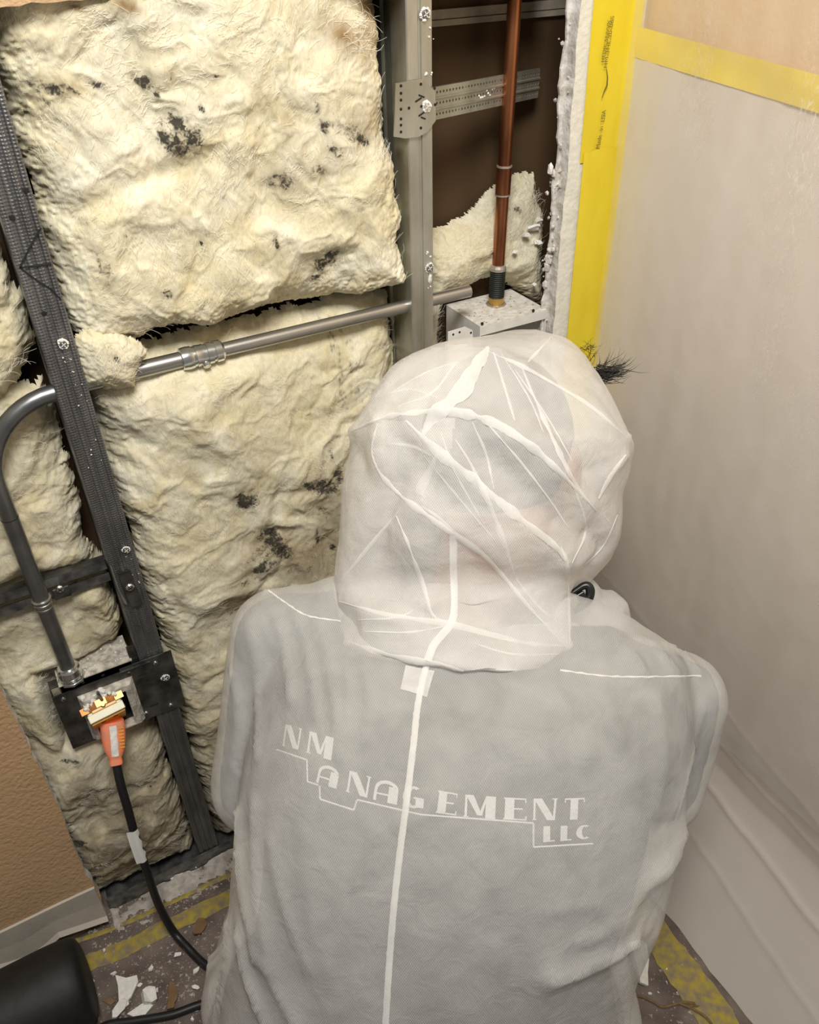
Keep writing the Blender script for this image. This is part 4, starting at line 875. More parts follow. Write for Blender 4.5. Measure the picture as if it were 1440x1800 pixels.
# dust and crumbs along the wall foot
q = MB(); g = np.random.default_rng(33)
for k in range(5200):
    r_ = g.random()
    if r_ < 0.50: x, y = g.uniform(-0.15, 0.45), -abs(g.normal())*0.035-0.004
    elif r_ < 0.85: x, y = g.normal(-0.05, 0.09), g.normal(-0.15, 0.06)
    else: x, y = g.normal(0.58, 0.06), g.normal(-0.50, 0.10)
    if y > -0.004 or x > 0.64: continue
    s = g.choice([0.0006, 0.0011, 0.0019, 0.0034], p=[.40, .33, .20, .07]); a = g.random()*6.28
    v = [(x+s*math.cos(a+b)*g.uniform(.6, 1.3), y+s*math.sin(a+b)*g.uniform(.6, 1.3), 0.0004) for b in (0, 2.1, 4.2)]+[(x, y, 0.0006+s*g.uniform(.4, 1.0))]
    q.add(v, [(0, 1, 3), (1, 2, 3), (2, 0, 3)])
o = tag(q.obj('gypsum_dust', M['dust']), 'pale gypsum dust and crumbs scattered over the floor', 'dust'); o['kind'] = 'stuff'
# powdery drift along the track
V = []; F = []; nx, ny = 160, 26; X, Yv = np.meshgrid(np.linspace(-0.112, 0.48, nx), np.linspace(-0.003, -0.050, ny))
H = 0.006*np.exp(-((Yv+0.004)/0.018)**2)*(0.5+1.3*fbm(X*34, Yv*44, o=5))+0.0026*fbm(X*150, Yv*150, o=3)-0.0006-0.0012*(np.abs(Yv+0.026)/0.024)
H = np.maximum(H, -0.002)
V = np.stack([X.ravel(), Yv.ravel(), H.ravel()], 1); F = [(j*nx+i, j*nx+i+1, (j+1)*nx+i+1, (j+1)*nx+i) for j in range(ny-1) for i in range(nx-1)]
o = tag(link('dust_drift', V, F, M['dust'], smooth=True), 'drift of pale gypsum dust heaped along the floor track', 'dust'); o['kind'] = 'stuff'

tri = [(-0.024, -0.012), (-0.004, -0.014), (0.016, -0.008), (0.021, 0.000), (0.010, 0.010), (0.004, 0.026), (-0.004, 0.012)]
chip('drywall_chip', 'largest pointed white drywall chip lying on the floor by the black tube', 'drywall chip', atz(224, 1742, 0.001), (0, 0), 1, 0.006, 'plaster', (0.12, -0.1), rot=0.5, shape=tri)
chip('drywall_chip', 'thick pale drywall lump lying beside the largest pointed chip', 'drywall chip', atz(264, 1757, 0.001), (0.015, 0.012), 2, 0.013, 'plaster', (0.2, 0.3), rot=0.2)
chip('drywall_chip', 'long flat drywall chip touching the cord on the floor', 'drywall chip', atz(250, 1780, 0.001), (0.020, 0.008), 3, 0.006, 'plaster', (0.1, 0.1), rot=-0.2)
chip('drywall_chip', 'small twin drywall chip between the pointed chip and the cord', 'drywall chip', atz(212, 1776, 0.001), (0.014, 0.008), 4, 0.007, 'plaster', (0.3, 0.1), rot=0.6)
for i, (a, b, s) in enumerate([(313, 1681, 0.007), (266, 1704, 0.006), (345, 1708, 0.007), (165, 1724, 0.004), (345, 1737, 0.006), (200, 1713, 0.005), (277, 1741, 0.004), (340, 1790, 0.005), (309, 1543, 0.010), (342, 1523, 0.008), (184, 1672, 0.004), (246, 1733, 0.005), (222, 1768, 0.006)]):
    own = {0: 'drywall crumb lying just past the bend of the cord, below the broad tape', 1: 'drywall crumb lying alone midway between broad tape and thick lump', 2: 'drywall crumb resting right against the coverall edge beside the cord', 3: 'drywall crumb close to the blunt end of the black tube', 8: 'flat drywall flake on the dust drift by the floor track', 9: 'smaller drywall flake on the dust drift near the stud foot', 10: 'drywall crumb sitting on the broad dusty yellow tape'}
    chip('drywall_crumb', own.get(i, 'small pale drywall crumb lying loose on the brown floor near the cord'), 'drywall crumb', atz(a, b, 0.001), (s, s*0.65), 60+i, s*0.55, 'plaster', (0.2, 0.3), group='drywall crumbs on the floor')
chip('paper_scrap', 'folded brown paper scrap on the floor next to the pale drywall lump', 'paper scrap', atz(303, 1752, 0.001), (0.022, 0.010), 21, 0.0022, 'cardboard', (0.4, 0.2), rot=1.1)
chip('paper_scrap', 'brown paper scrap on the floor under the edge of the coverall', 'paper scrap', atz(352, 1632, 0.001), (0.022, 0.012), 22, 0.0022, 'cardboard', (0.3, 0.3), rot=0.9)
chip('paper_scrap', 'thin brown sliver on the floor beside the largest pointed chip', 'paper scrap', atz(190, 1758, 0.001), (0.016, 0.005), 23, 0.002, 'cardboard', (0.2, 0.1), rot=-0.9)
big = [(-0.016, 0.027), (0.004, 0.031), (0.014, 0.026), (0.010, 0.004), (0.004, -0.012), (-0.001, -0.030), (-0.012, -0.026), (-0.013, 0.0)]
c = atz(1128, 1697, 0.001); chip('drywall_slab', 'upright white drywall flake on the floor between coverall and plastic sheet', 'drywall chip', c, (0, 0), 9, 0.007, 'plaster', (0.15, 0.35), rot=-0.45, shape=big)
for i, (a, b, s) in enumerate([(1142, 1748, .0035), (1173, 1729, .0035), (1157, 1745, .0018), (1190, 1745, .0018), (1172, 1704, .002)]):
    chip('drywall_crumb', 'tiny white drywall crumb on the floor close to the brown twine', 'drywall crumb', atz(a, b, 0.001), (s, s*0.65), 90+i, s*0.6, 'plaster', (0.2, 0.3), group='drywall crumbs by the twine')
t = thing('twine', 'frayed brown twine lying on the floor by the coverall', 'twine', tuple(atz(1165, 1768, 0.0)))
for P in ([(1095, 1745), (1128, 1752), (1150, 1762), (1166, 1770), (1200, 1762), (1222, 1764)], [(1195, 1764), (1215, 1772), (1238, 1786), (1252, 1802), (1262, 1830)]):
    mb = MB(); mb.tube(catmull([atz(a, b, 0.003) for a, b in P], 6), 0.0019, 7); mb.obj('strand', M['twine'], t)
mb = MB(); e = atz(1205, 1763, 0.003); f_ = atz(1224, 1765, 0.003)
for k in range(7): mb.tube([e, (e+f_)/2+RNG.normal(size=3)*0.0015, f_+RNG.normal(size=3)*np.array([.003, .003, .0005])], 0.0008, 5)
mb.obj('frayed_end', M['twine'], t)

# blunt black tube at the baseboard
r0 = 0.062; ce = atz(104, 1742, r0); V = []; prof = []
t0 = MB(); pts = []; rad = []
for (dx, rr) in [(0.0400, 0.002), (0.0398, 0.030), (0.0390, 0.046), (0.036, 0.054), (0.030, 0.0590), (0.015, 0.0612), (-0.01, 0.062), (-0.05, 0.062), (-0.12, 0.062), (-0.20, 0.062), (-0.30, 0.062), (-0.45, 0.061), (-0.60, 0.060)]:
    pts.append(ce+np.array([dx, -0.02*(-dx if dx < 0 else 0), 0])); rad.append(rr)
t0.tube(pts, rad, 36); o = autosmooth(t0.obj('black_tube', M['black_tube']), 50); tag(o, 'thick matte black tube with blunt end lying along the baseboard', 'tube')
# ================================================================== THE PERSON
def applied(o, mods):
    for typ, kw in mods:
        m = o.modifiers.new(typ, typ)
        for k, v in kw.items(): setattr(m, k, v)
    dg = bpy.context.evaluated_depsgraph_get(); me = bpy.data.meshes.new_from_object(o.evaluated_get(dg))
    v = np.zeros(len(me.vertices)*3); me.vertices.foreach_get('co', v); v = v.reshape(-1, 3); f = [list(p.vertices) for p in me.polygons]
    nr = np.zeros(len(me.vertices)*3); me.vertices.foreach_get('normal', nr); nr = nr.reshape(-1, 3)
    bpy.data.meshes.remove(me); d = o.data; bpy.data.objects.remove(o); bpy.data.meshes.remove(d)
    return v, f, nr
def normals(v, f):
    me = bpy.data.meshes.new('n'); me.from_pydata(v.tolist(), [], f); me.update(); nr = np.zeros(len(v)*3); me.vertices.foreach_get('normal', nr); bpy.data.meshes.remove(me); return nr.reshape(-1, 3)
def fuse(mb, voxel, smooth=8, fac=0.5):
    me = bpy.data.meshes.new('tmp'); me.from_pydata(mb.v, [], mb.f); me.update()
    bm = bmesh.new(); bm.from_mesh(me); bmesh.ops.recalc_face_normals(bm, faces=bm.faces); bm.to_mesh(me); bm.free()
    o = bpy.data.objects.new('tmp', me); COL.objects.link(o)
    return applied(o, [('REMESH', dict(mode='VOXEL', voxel_size=voxel)), ('SMOOTH', dict(factor=fac, iterations=smooth))])
def capsule(mb, a, ra, b, rb, n=18):
    a, b = np.asarray(a, float), np.asarray(b, float); d = b-a; L = np.linalg.norm(d); d /= L; P = []; R = []
    for k in range(6): t = math.pi/2*(k+0.02)/6; P.append(a-d*ra*math.cos(t)); R.append(ra*math.sin(t))
    P.append(a); R.append(ra); P.append(b); R.append(rb)
    for k in range(6): t = math.pi/2*(5-k+0.02)/6; P.append(b+d*rb*math.cos(t)); R.append(rb*math.sin(t))
    mb.tube(P, R, n)
def chain(mb, P, R):
    for i in range(len(P)-1): capsule(mb, P[i], R[i], P[i+1], R[i+1])
def ellipsoid(mb, c, ax, n=16):
    V = []; F = []; ax = [np.asarray(a, float) for a in ax]; m = n//2
    for i in range(m+1):
        t = math.pi*(i+0.001)/(m+0.002)
        for j in range(n): u = 2*math.pi*j/n; V.append(np.asarray(c)+ax[0]*math.sin(t)*math.cos(u)+ax[1]*math.sin(t)*math.sin(u)+ax[2]*math.cos(t))
    F = [(i*n+j, i*n+(j+1) % n, (i+1)*n+(j+1) % n, (i+1)*n+j) for i in range(m) for j in range(n)]+[tuple(range(n)), tuple(range(m*n, (m+1)*n))[::-1]]
    mb.add(V, F)
def loft(mb, st, scale=1.0, th=1.0, n=48, e=2.5, sub=6, sight=False):
    """st: (row, left, right, depth of the axis, half thickness): cross sections of the trunk"""
    K = np.array(st, float); t = np.arange(len(K)); tt = np.linspace(0, len(K)-1, (len(K)-1)*sub+1)
    K = np.array(catmull(list(K), sub)); V = []; F = []
    Lp = np.array([atd(k[1], k[0], k[3]) for k in K]); Rp = np.array([atd(k[2], k[0], k[3]) for k in K]); C = (Lp+Rp)/2; Hh = (Rp-Lp)/2
    for i in range(len(K)):
        ta = C[min(i+1, len(K)-1)]-C[max(i-1, 0)]; h = Hh[i]; nb = np.cross(h, ta) if not sight else CAM-C[i]; nb /= np.linalg.norm(nb)
        if nb @ (CAM-C[i]) < 0: nb = -nb
        for j in range(n):
            a = 2*math.pi*j/n; c, s = math.cos(a), math.sin(a)
            V.append(C[i]+h*scale*math.copysign(abs(c)**(2/e), c)+nb*K[i][4]*scale*th*math.copysign(abs(s)**(2/e), s))
    F = [(i*n+j, i*n+(j+1) % n, (i+1)*n+(j+1) % n, (i+1)*n+j) for i in range(len(K)-1) for j in range(n)]+[tuple(range(n))[::-1], tuple(range((len(K)-1)*n, len(K)*n))]
    mb.add(V, F)
def cast(bvh, px, py):
    d = ray(px, py); r = bvh.ray_cast(Vector(CAM), Vector(d).normalized())
    return (np.array(r[0]), np.array(r[1])) if r[0] is not None else (None, None)
def dens(P, step=6.0):
    P = [np.array(p, float) for p in catmull([np.array(p, float) for p in P], 8)]; out = [P[0]]
    for p in P[1:]:
        if np.linalg.norm(p-out[-1]) >= step: out.append(p)
    return out
def on_surface(bvh, P, step=6.0):
    Q = []
    for p in dens(P, step):
        h, nn = cast(bvh, p[0], p[1])
        if h is None: continue
        if nn @ (CAM-h) < 0: nn = -nn
        Q.append((h, nn))
    return Q
def strip(bvh, P, w, off=0.0012, taper=True, jag=0.0, step=6.0):
    Q = on_surface(bvh, P, step); n = len(Q); V = []
    for i, (h, nn) in enumerate(Q):
        t = Q[min(i+1, n-1)][0]-Q[max(i-1, 0)][0]; t /= np.linalg.norm(t)+1e-9; s = np.cross(t, nn); s /= np.linalg.norm(s)+1e-9
        k = math.sin(math.pi*(i+0.7)/(n+0.4))**0.6 if taper else 1.0; ww = w*k*(1+jag*math.sin(i*1.9)*0.8)*(1.0 if not taper else 1+0.55*float(vnoise([i*0.35+P[0][0]], [P[0][1]])[0])); sh = s*jag*w*0.5*math.sin(i*2.7)
        V += [h+nn*off*0.3-s*ww/2+sh, h+nn*(off+ww*0.18)+sh, h+nn*off*0.3+s*ww/2+sh]
    F = [q for i in range(n-1) for q in ((3*i, 3*i+1, 3*i+4, 3*i+3), (3*i+1, 3*i+2, 3*i+5, 3*i+4))]
    return V, F
def ridge(v, nr, lines, bvh):
    for (P, amp, w) in lines:
        Q = np.array([q[0] for q in on_surface(bvh, P, 5.0)])
        if len(Q) < 2: continue
        lo, hi = Q.min(0)-3*w, Q.max(0)+3*w; idx = np.where(np.all((v > lo) & (v < hi), 1))[0]
        if not len(idx): continue
        dm = np.min(np.linalg.norm(v[idx][:, None, :]-Q[None], axis=2), 1)
        v[idx] += nr[idx]*(amp*np.exp(-dm/w))[:, None]
    return v
def patch(bvh, P, off, step=5.0):
    P = np.array(P, float); x0, y0 = P.min(0); x1, y1 = P.max(0); nx, ny = int((x1-x0)/step)+2, int((y1-y0)/step)+2
    X, Yq = np.meshgrid(np.linspace(x0, x1, nx), np.linspace(y0, y1, ny)); d = poly_sdf(P, X, Yq); idm = {}; V = []
    for j in range(ny):
        for i in range(nx):
            if d[j, i] > -step*0.7:
                h, nn = cast(bvh, X[j, i], Yq[j, i])
                if h is None: continue
                if nn @ (CAM-h) < 0: nn = -nn
                idm[(j, i)] = len(V); V.append(h+nn*off*min(1, max(0.1, d[j, i]/14)))
    F = [(idm[(j, i)], idm[(j, i+1)], idm[(j+1, i+1)], idm[(j+1, i)]) for j in range(ny-1) for i in range(nx-1) if all(k in idm for k in ((j, i), (j, i+1), (j+1, i+1), (j+1, i)))]
    return V, F

person = thing('person', 'kneeling person seen from behind in a white see-through hooded coverall over a grey printed shirt', 'person', tuple(np.array([0.26, -0.42, 0.0])))
Z3 = np.array([0, 0, 1.0])
TORSO = [(1045, 690, 985, 0.895, 0.060), (1100, 545, 1120, 0.885, 0.085), (1160, 480, 1190, 0.880, 0.110), (1260, 452, 1205, 0.872, 0.130), (1360, 432, 1195, 0.868, 0.138), (1460, 418, 1178, 0.868, 0.140),
         (1560, 410, 1152, 0.875, 0.140), (1660, 400, 1110, 0.890, 0.140), (1800, 392, 1090, 0.915, 0.145), (2000, 400, 1090, 0.965, 0.150)]
shR, elR = atd(1186, 1228, 0.885), atd(1158, 1380, 0.915)
shL, elL = atd(490, 1122, 0.885), atd(452, 1385, 0.910)
wrR = elR+PF*0.17-PR*0.09+Z3*0.03; wrL = elL+PF*0.15+PR*0.10+Z3*0.03
hpR, hpL = atd(985, 1850, 0.96), atd(470, 1830, 0.95)
def floor_pt(p, f, r, z): q = p+PF*f+PR*r; return np.array([q[0], q[1], z])
knR, knL = floor_pt(hpR, 0.33, 0.03, 0.085), floor_pt(hpL, 0.26, -0.02, 0.085)
akR, akL = floor_pt(hpR, -0.08, 0.0, 0.062), floor_pt(hpL, -0.10, 0.02, 0.062)
toR, toL = floor_pt(akR, -0.11, 0.0, 0.045), floor_pt(akL, -0.11, 0.0, 0.045)
nkA, hdC = atd(835, 1085, 0.905), atd(888, 815, 0.900)
faceD = PF*0.78+PR*0.42-Z3*0.45; faceD /= np.linalg.norm(faceD)
topD = Z3*0.80+PF*0.55; topD -= faceD*(topD@faceD); topD /= np.linalg.norm(topD); earD = np.cross(faceD, topD)
if earD @ PR < 0: earD = -earD

# --- body: one continuous surface
mb = MB(); loft(mb, TORSO[2:], 0.76, 0.76, 32)
chain(mb, [atd(830, 1140, 0.90), nkA, hdC-topD*0.06-faceD*0.02], [0.062, 0.056, 0.058])
ellipsoid(mb, hdC+topD*0.018-faceD*0.008, (earD*0.074, faceD*0.095, topD*0.092), 24)
ellipsoid(mb, hdC-topD*0.045+faceD*0.030, (earD*0.056, faceD*0.060, topD*0.064), 20)
capsule(mb, hdC+topD*0.004+faceD*0.083, 0.008, hdC-topD*0.026+faceD*0.103, 0.013, 12)
for s in (-1, 1):
    ellipsoid(mb, hdC+earD*s*0.077-topD*0.006-faceD*0.006, (earD*0.010, faceD*0.018+topD*0.004, topD*0.031), 12)
    capsule(mb, hdC+faceD*0.080+topD*0.018+earD*s*0.012, 0.010, hdC+faceD*0.068+topD*0.016+earD*s*0.048, 0.010, 10)
capsule(mb, hdC-topD*0.052+faceD*0.086-earD*0.018, 0.007, hdC-topD*0.052+faceD*0.086+earD*0.018, 0.007, 10)
def arm(sh, el, wr, side):
    chain(mb, [sh-PR*side*0.015, el, wr], [0.037, 0.033, 0.026])
    fw = (wr-el)/np.linalg.norm(wr-el); dn = np.array([0, 0, -1.0]); dn -= fw*(fw@dn); dn /= np.linalg.norm(dn); sd = np.cross(fw, dn)
    for k in (-1, 0, 1): capsule(mb, wr+sd*0.014*k, 0.016, wr+fw*0.085+sd*0.020*k, 0.0135, 10)
    for k, (o_, l_) in enumerate([(-0.030, 0.060), (-0.010, 0.072), (0.011, 0.068), (0.031, 0.052)]):
        a = wr+fw*0.090+sd*o_; b = a+fw*l_*0.45+dn*0.006; c = b+fw*l_*0.30+dn*l_*0.30; d_ = c+fw*0.004+dn*l_*0.28
        chain(mb, [a, b, c, d_], [0.0098, 0.0090, 0.0082, 0.0072])
    a = wr+fw*0.030-sd*side*0.030; b = a+fw*0.028-sd*side*0.020+dn*0.014; c = b+fw*0.026+dn*0.016; chain(mb, [a, b, c], [0.013, 0.011, 0.0088])
arm(shR, elR, wrR, 1); arm(shL, elL, wrL, -1)
for hp, kn, ak, to in ((hpR, knR, akR, toR), (hpL, knL, akL, toL)): chain(mb, [hp, kn], [0.068, 0.050]); chain(mb, [kn, ak, to], [0.048, 0.036, 0.030])
v, f, nr = fuse(mb, 0.0052, 5)
body = link('body', v, f, M['skin'], person, smooth=True)

# --- hair cap on the head (inside the hood)
mb = MB(); ellipsoid(mb, hdC+topD*0.027-faceD*0.020, (earD*0.080, faceD*0.094, topD*0.094), 28)
link('hair', mb.v, mb.f, M['cap_hair'], person, smooth=True)
# --- grey printed shirt, dark trousers
mb = MB(); loft(mb, TORSO[1:9], 0.865, 0.90, 40)
for sh, el in ((shR, elR), (shL, elL)): capsule(mb, sh-Z3*0.004, 0.047, sh+(el-sh)*1.0, 0.042)
capsule(mb, atd(960, 1165, 0.90), 0.052, shR, 0.047); capsule(mb, atd(660, 1115, 0.90), 0.052, shL, 0.047)
vS, fS, nS = fuse(mb, 0.008, 10)
vS = vS+nS*(0.0016*fbm(vS[:, 0]*40, vS[:, 1]*40, vS[:, 2]*40, o=3))[:, None]
shirt = link('shirt', vS, fS, M['shirt'], person, smooth=True); bS = BVHTree.FromPolygons(vS.tolist(), fS)
mb = MB(); chain(mb, [hpR, knR], [0.075, 0.058]); chain(mb, [knR, akR], [0.055, 0.042]); chain(mb, [hpL, knL], [0.075, 0.058]); chain(mb, [knL, akL], [0.055, 0.042]); loft(mb, TORSO[8:], 0.90, 0.90, 32)
v, f, nr = fuse(mb, 0.009, 8); link('trousers', v, f, M['trouser'], person, smooth=True)

# --- dark work shoes under the seat
for ak, to in ((akR, toR), (akL, toL)):
    mb = MB(); d_ = to-ak; d_ /= np.linalg.norm(d_); chain(mb, [ak+d_*0.02, to, to+d_*0.035], [0.046, 0.048, 0.040]); v, f, nr = fuse(mb, 0.006, 4); v[:, 2] = np.maximum(v[:, 2], 0.001); so = link('shoe', v, f, M['rubber'], person, smooth=True)
# --- coverall
mb = MB(); loft(mb, TORSO, 1.0, 1.0, 56)
chain(mb, [shR-PR*0.05-Z3*0.0, shR, elR, wrR], [0.062, 0.053, 0.050, 0.040]); chain(mb, [shL+PR*0.05, shL, elL, wrL], [0.062, 0.053, 0.050, 0.040])
capsule(mb, atd(985, 1150, 0.893), 0.060, shR-PR*0.03, 0.058); capsule(mb, atd(650, 1095, 0.893), 0.060, shL+PR*0.03, 0.056)
chain(mb, [atd(1020, 1800, 0.955), knR], [0.070, 0.075]); chain(mb, [atd(448, 1760, 0.955), knL], [0.062, 0.075])
for kn, ak, to in ((knR, akR, toR), (knL, akL, toL)): chain(mb, [kn, ak, to], [0.078, 0.058, 0.042])
v, f, nr = fuse(mb, 0.0060, 7)
bC = BVHTree.FromPolygons(v.tolist(), f)
x, y, z = v.T; rl = v@PR; fl = v@PF
w = 0.0018*fbm(rl*22, fl*10, z*10, o=3)+0.0020*(1-np.abs(fbm(rl*9+z*5, z*7-rl*4, fl*6+3, o=2))*1.5)**2*0.6
v = v+nr*w[:, None]
FOLDS = [([(470, 1045), (500, 1130), (512, 1230)], 0.004, 0.006), ([(520, 1080), (545, 1160), (556, 1260)], 0.0035, 0.006), ([(560, 1095), (585, 1200), (600, 1330)], 0.004, 0.007), ([(440, 1100), (455, 1200), (455, 1330)], 0.0035, 0.007), ([(608, 1130), (612, 1210), (610, 1290)], 0.003, 0.004),
         ([(1060, 1130), (1105, 1150), (1130, 1185)], 0.005, 0.005), ([(1090, 1128), (1150, 1142), (1185, 1180)], 0.0045, 0.005), ([(1120, 1125), (1190, 1145), (1225, 1180)], 0.004, 0.005), ([(1055, 1200), (1065, 1250), (1090, 1300)], 0.004, 0.006), ([(1000, 1195), (1015, 1270), (1030, 1330)], 0.003, 0.006),
         ([(425, 1430), (430, 1540), (455, 1680)], 0.006, 0.008), ([(450, 1420), (455, 1560), (478, 1700)], 0.004, 0.008), ([(400, 1500), (395, 1600), (372, 1700)], 0.005, 0.008), ([(405, 1625), (400, 1700), (380, 1800)], 0.006, 0.006), ([(425, 1640), (440, 1720), (470, 1800)], 0.006, 0.007), ([(470, 1690), (500, 1760), (530, 1810)], 0.004, 0.009),
         ([(1180, 1500), (1130, 1560), (1080, 1640)], 0.005, 0.012), ([(1075, 1620), (1040, 1645), (1010, 1650)], 0.004, 0.006), ([(1108, 1648), (1060, 1680), (970, 1715)], 0.008, 0.010), ([(1235, 1440), (1190, 1470), (1160, 1530)], 0.006, 0.012), ([(480, 1480), (500, 1580), (545, 1700)], 0.003, 0.006), ([(1230, 1250), (1215, 1330), (1190, 1420)], 0.003, 0.008), ([(1150, 1230), (1165, 1320), (1150, 1430)], 0.003, 0.010), ([(1090, 1700), (1098, 1760), (1100, 1810)], 0.003, 0.006), ([(410, 1180), (420, 1260), (410, 1350)], 0.003, 0.006), ([(640, 1160), (650, 1230), (645, 1300)], 0.0025, 0.004), ([(1150, 1640), (1040, 1590), (960, 1600)], 0.0025, 0.01), ([(760, 1400), (900, 1600), (960, 1720)], 0.003, 0.03), ([(560, 1350), (540, 1500), (560, 1680)], 0.003, 0.03)]
v = ridge(v, nr, [(a, b*1.7, c*0.85) for a, b, c in FOLDS], bC)
cover = link('coverall', v, f, M['suit'], person, smooth=True); bC = BVHTree.FromPolygons(v.tolist(), f)

# --- hood
HOOD = [(579, 893, 945, 0.900, 0.018), (587, 850, 982, 0.896, 0.040), (602, 768, 1008, 0.892, 0.064), (636, 700, 1036, 0.890, 0.092), (676, 666, 1062, 0.888, 0.110), (720, 641, 1086, 0.886, 0.122), (758, 621, 1103, 0.884, 0.130), (785, 615, 1111, 0.884, 0.133), (830, 609, 1103, 0.884, 0.134),
        (880, 603, 1091, 0.884, 0.131), (930, 598, 1090, 0.885, 0.126), (970, 594, 1080, 0.886, 0.120), (1000, 591, 1062, 0.888, 0.114), (1026, 589, 1034, 0.890, 0.108), (1050, 590, 1006, 0.890, 0.116), (1095, 600, 1004, 0.888, 0.122), (1138, 612, 1004, 0.886, 0.126), (1164, 650, 997, 0.884, 0.127), (1182, 745, 970, 0.880, 0.124)]
mb = MB(); loft(mb, HOOD, 1.0, 1.0, 150, 2.25, 8, True)
v = np.array(mb.v); f = mb.f; nr = normals(v, f); bH = BVHTree.FromPolygons(v.tolist(), [list(q) for q in f])
if np.mean(np.sum(nr*(v-v.mean(0)), 1)) < 0: nr = -nr
C1 = [(858, 611), (827, 661), (810, 690), (777, 719), (760, 736), (743, 765)]; C1b = [(768, 798), (756, 827), (741, 857), (739, 873)]
C2 = [(618, 759), (668, 736), (718, 727), (777, 723), (827, 730), (877, 748), (935, 786), (981, 827), (1022, 869), (1052, 902)]
C3 = [(860, 619), (918, 644), (977, 677), (1039, 715), (1102, 769)]; C4 = [(918, 648), (943, 707), (977, 782), (1010, 848), (1047, 898)]
C5 = [(714, 740), (739, 765), (785, 807), (831, 840), (868, 873), (918, 915), (977, 961), (997, 990)]; C6 = [(800, 773), (827, 815), (860, 886), (885, 952), (906, 1015)]
C7 = [(664, 744), (654, 790), (668, 832), (706, 873), (739, 898), (793, 936), (852, 977), (893, 1023), (935, 1073), (1000, 1142)]
C8 = [(1052, 877), (1072, 840), (1100, 800)]; C9 = [(797, 940), (797, 998), (799, 1061), (793, 1096), (764, 1132), (752, 1161)]
C10 = [(597, 1057), (664, 1077), (739, 1090), (793, 1098), (877, 1119), (935, 1132), (997, 1136)]; C11 = [(612, 1127), (664, 1146), (727, 1161), (777, 1168), (810, 1178), (852, 1184), (893, 1186), (955, 1182)]
C12 = [(985, 960), (996, 986), (1000, 1050), (1001, 1138)]; C13 = [(697, 907), (722, 969), (747, 1040), (760, 1081), (789, 1096)]; C14 = [(685, 780), (727, 786), (760, 802)]; C15 = [(970, 592), (927, 638)]
C16 = [(640, 960), (690, 910), (706, 873)]; C17 = [(700, 715), (760, 690), (800, 640)]; C18 = [(868, 620), (890, 690), (905, 740)]; C19 = [(600, 1020), (650, 960), (700, 900)]
EX = [([(850, 738), (905, 800), (960, 870), (1000, 930)], .0022), ([(745, 800), (800, 868), (870, 950)], .002), ([(830, 742), (855, 800), (868, 860)], .002), ([(905, 650), (960, 730), (1005, 810)], .0018), ([(1010, 860), (1030, 930), (1005, 990)], .0025), ([(1085, 905), (1060, 960), (1020, 1000)], .002), ([(690, 690), (740, 660), (790, 640)], .0018), ([(660, 700), (720, 685), (770, 700)], .0018), ([(630, 1090), (700, 1085), (750, 1060)], .0018), ([(640, 1110), (720, 1112), (790, 1100)], .0018), ([(830, 1130), (900, 1150), (980, 1150)], .0018), ([(905, 1015), (950, 1070), (990, 1100)], .002), ([(742, 890), (770, 910), (800, 935)], .003), ([(880, 620), (930, 700), (955, 760)], .0016), ([(775, 760), (800, 830), (850, 920)], .0018), ([(1060, 905), (1075, 925), (1080, 945)], .0022)]
HR = [(P_, .0035, .006) for P_, w_ in EX]+[(C1, .006, .006), (C1b, .004, .005), (C2, .010, .010), (C3, .006, .010), (C4, .007, .009), (C5, .009, .010), (C6, .005, .007), (C7, .010, .012), (C8, .006, .007), (C10, .006, .009), (C11, .006, .007), (C12, .006, .007), (C13, .007, .009), (C14, .003, .004), (C15, .003, .008), (C16, .003, .01), (C17, .003, .005), (C18, .003, .005)]
# soft hollows between the folds
HOL = [([(690, 850), (670, 900), (650, 980)], -.012, .03), ([(860, 800), (920, 850), (980, 920)], -.010, .022), ([(960, 720), (1010, 780), (1040, 830)], -.008, .022), ([(700, 770), (740, 830), (800, 890)], -.006, .018), ([(840, 1050), (880, 1090), (940, 1110)], -.012, .022), ([(800, 960), (830, 1010), (860, 1070)], -.008, .02), ([(690, 1040), (720, 1070), (750, 1080)], -.008, .02), ([(620, 800), (640, 860)], -.006, .02), ([(1050, 940), (1070, 970), (1040, 1010)], -.010, .02)]
w = 0.0016*fbm(v[:, 0]*26, v[:, 1]*26, v[:, 2]*26, o=3)-0.004*np.clip(np.abs(fbm(v[:, 0]*11+4, v[:, 1]*11, v[:, 2]*11, o=2)), 0, 1)
v = v+nr*w[:, None]; v = ridge(v, nr, [(a, b*1.5, c) for a, b, c in HOL], bH); v = ridge(v, nr, [(a, b*1.15, c*0.75) for a, b, c in HR], bH)
hood = link('hood', v, f, M['hood'], cover, smooth=True); bH = BVHTree.FromPolygons(v.tolist(), [list(q) for q in f])
for k, (C, wd) in enumerate([(C1, .013), (C1b, .010), (C2, .007), (C3, .0045), (C4, .006), (C5, .010), (C6, .005), (C7, .006), (C8, .0055), (C10, .005), (C11, .006), (C13, .004), (C14, .003), (C15, .0025), (C17, .003), (C18, .003), (C12, .004), (C19, .003)]+EX):
    V, F = strip(bH, C, wd, 0.0010)
    if F: link('fold', V, F, M['suit_fold'], hood, smooth=True)
for P in ([(690, 642), (730, 620), (800, 606), (856, 614), (827, 661), (777, 719), (718, 727), (645, 740), (668, 682)],
          [(664, 744), (656, 790), (668, 832), (739, 898), (793, 936), (852, 977), (893, 1023), (935, 1073), (998, 1135), (995, 990), (918, 915), (831, 840), (739, 765), (714, 740)],
          [(735, 765), (760, 735), (800, 735), (790, 800), (760, 860), (740, 880), (735, 830)]):
    V, F = patch(bH, P, 0.0022)
    if F: link('fabric_layer', V, F, M['layer'], hood, smooth=True)
V, F = strip(bH, C9, 0.0075, 0.0012, False); link('hood_seam', V, F, M['seam'], hood, smooth=True)
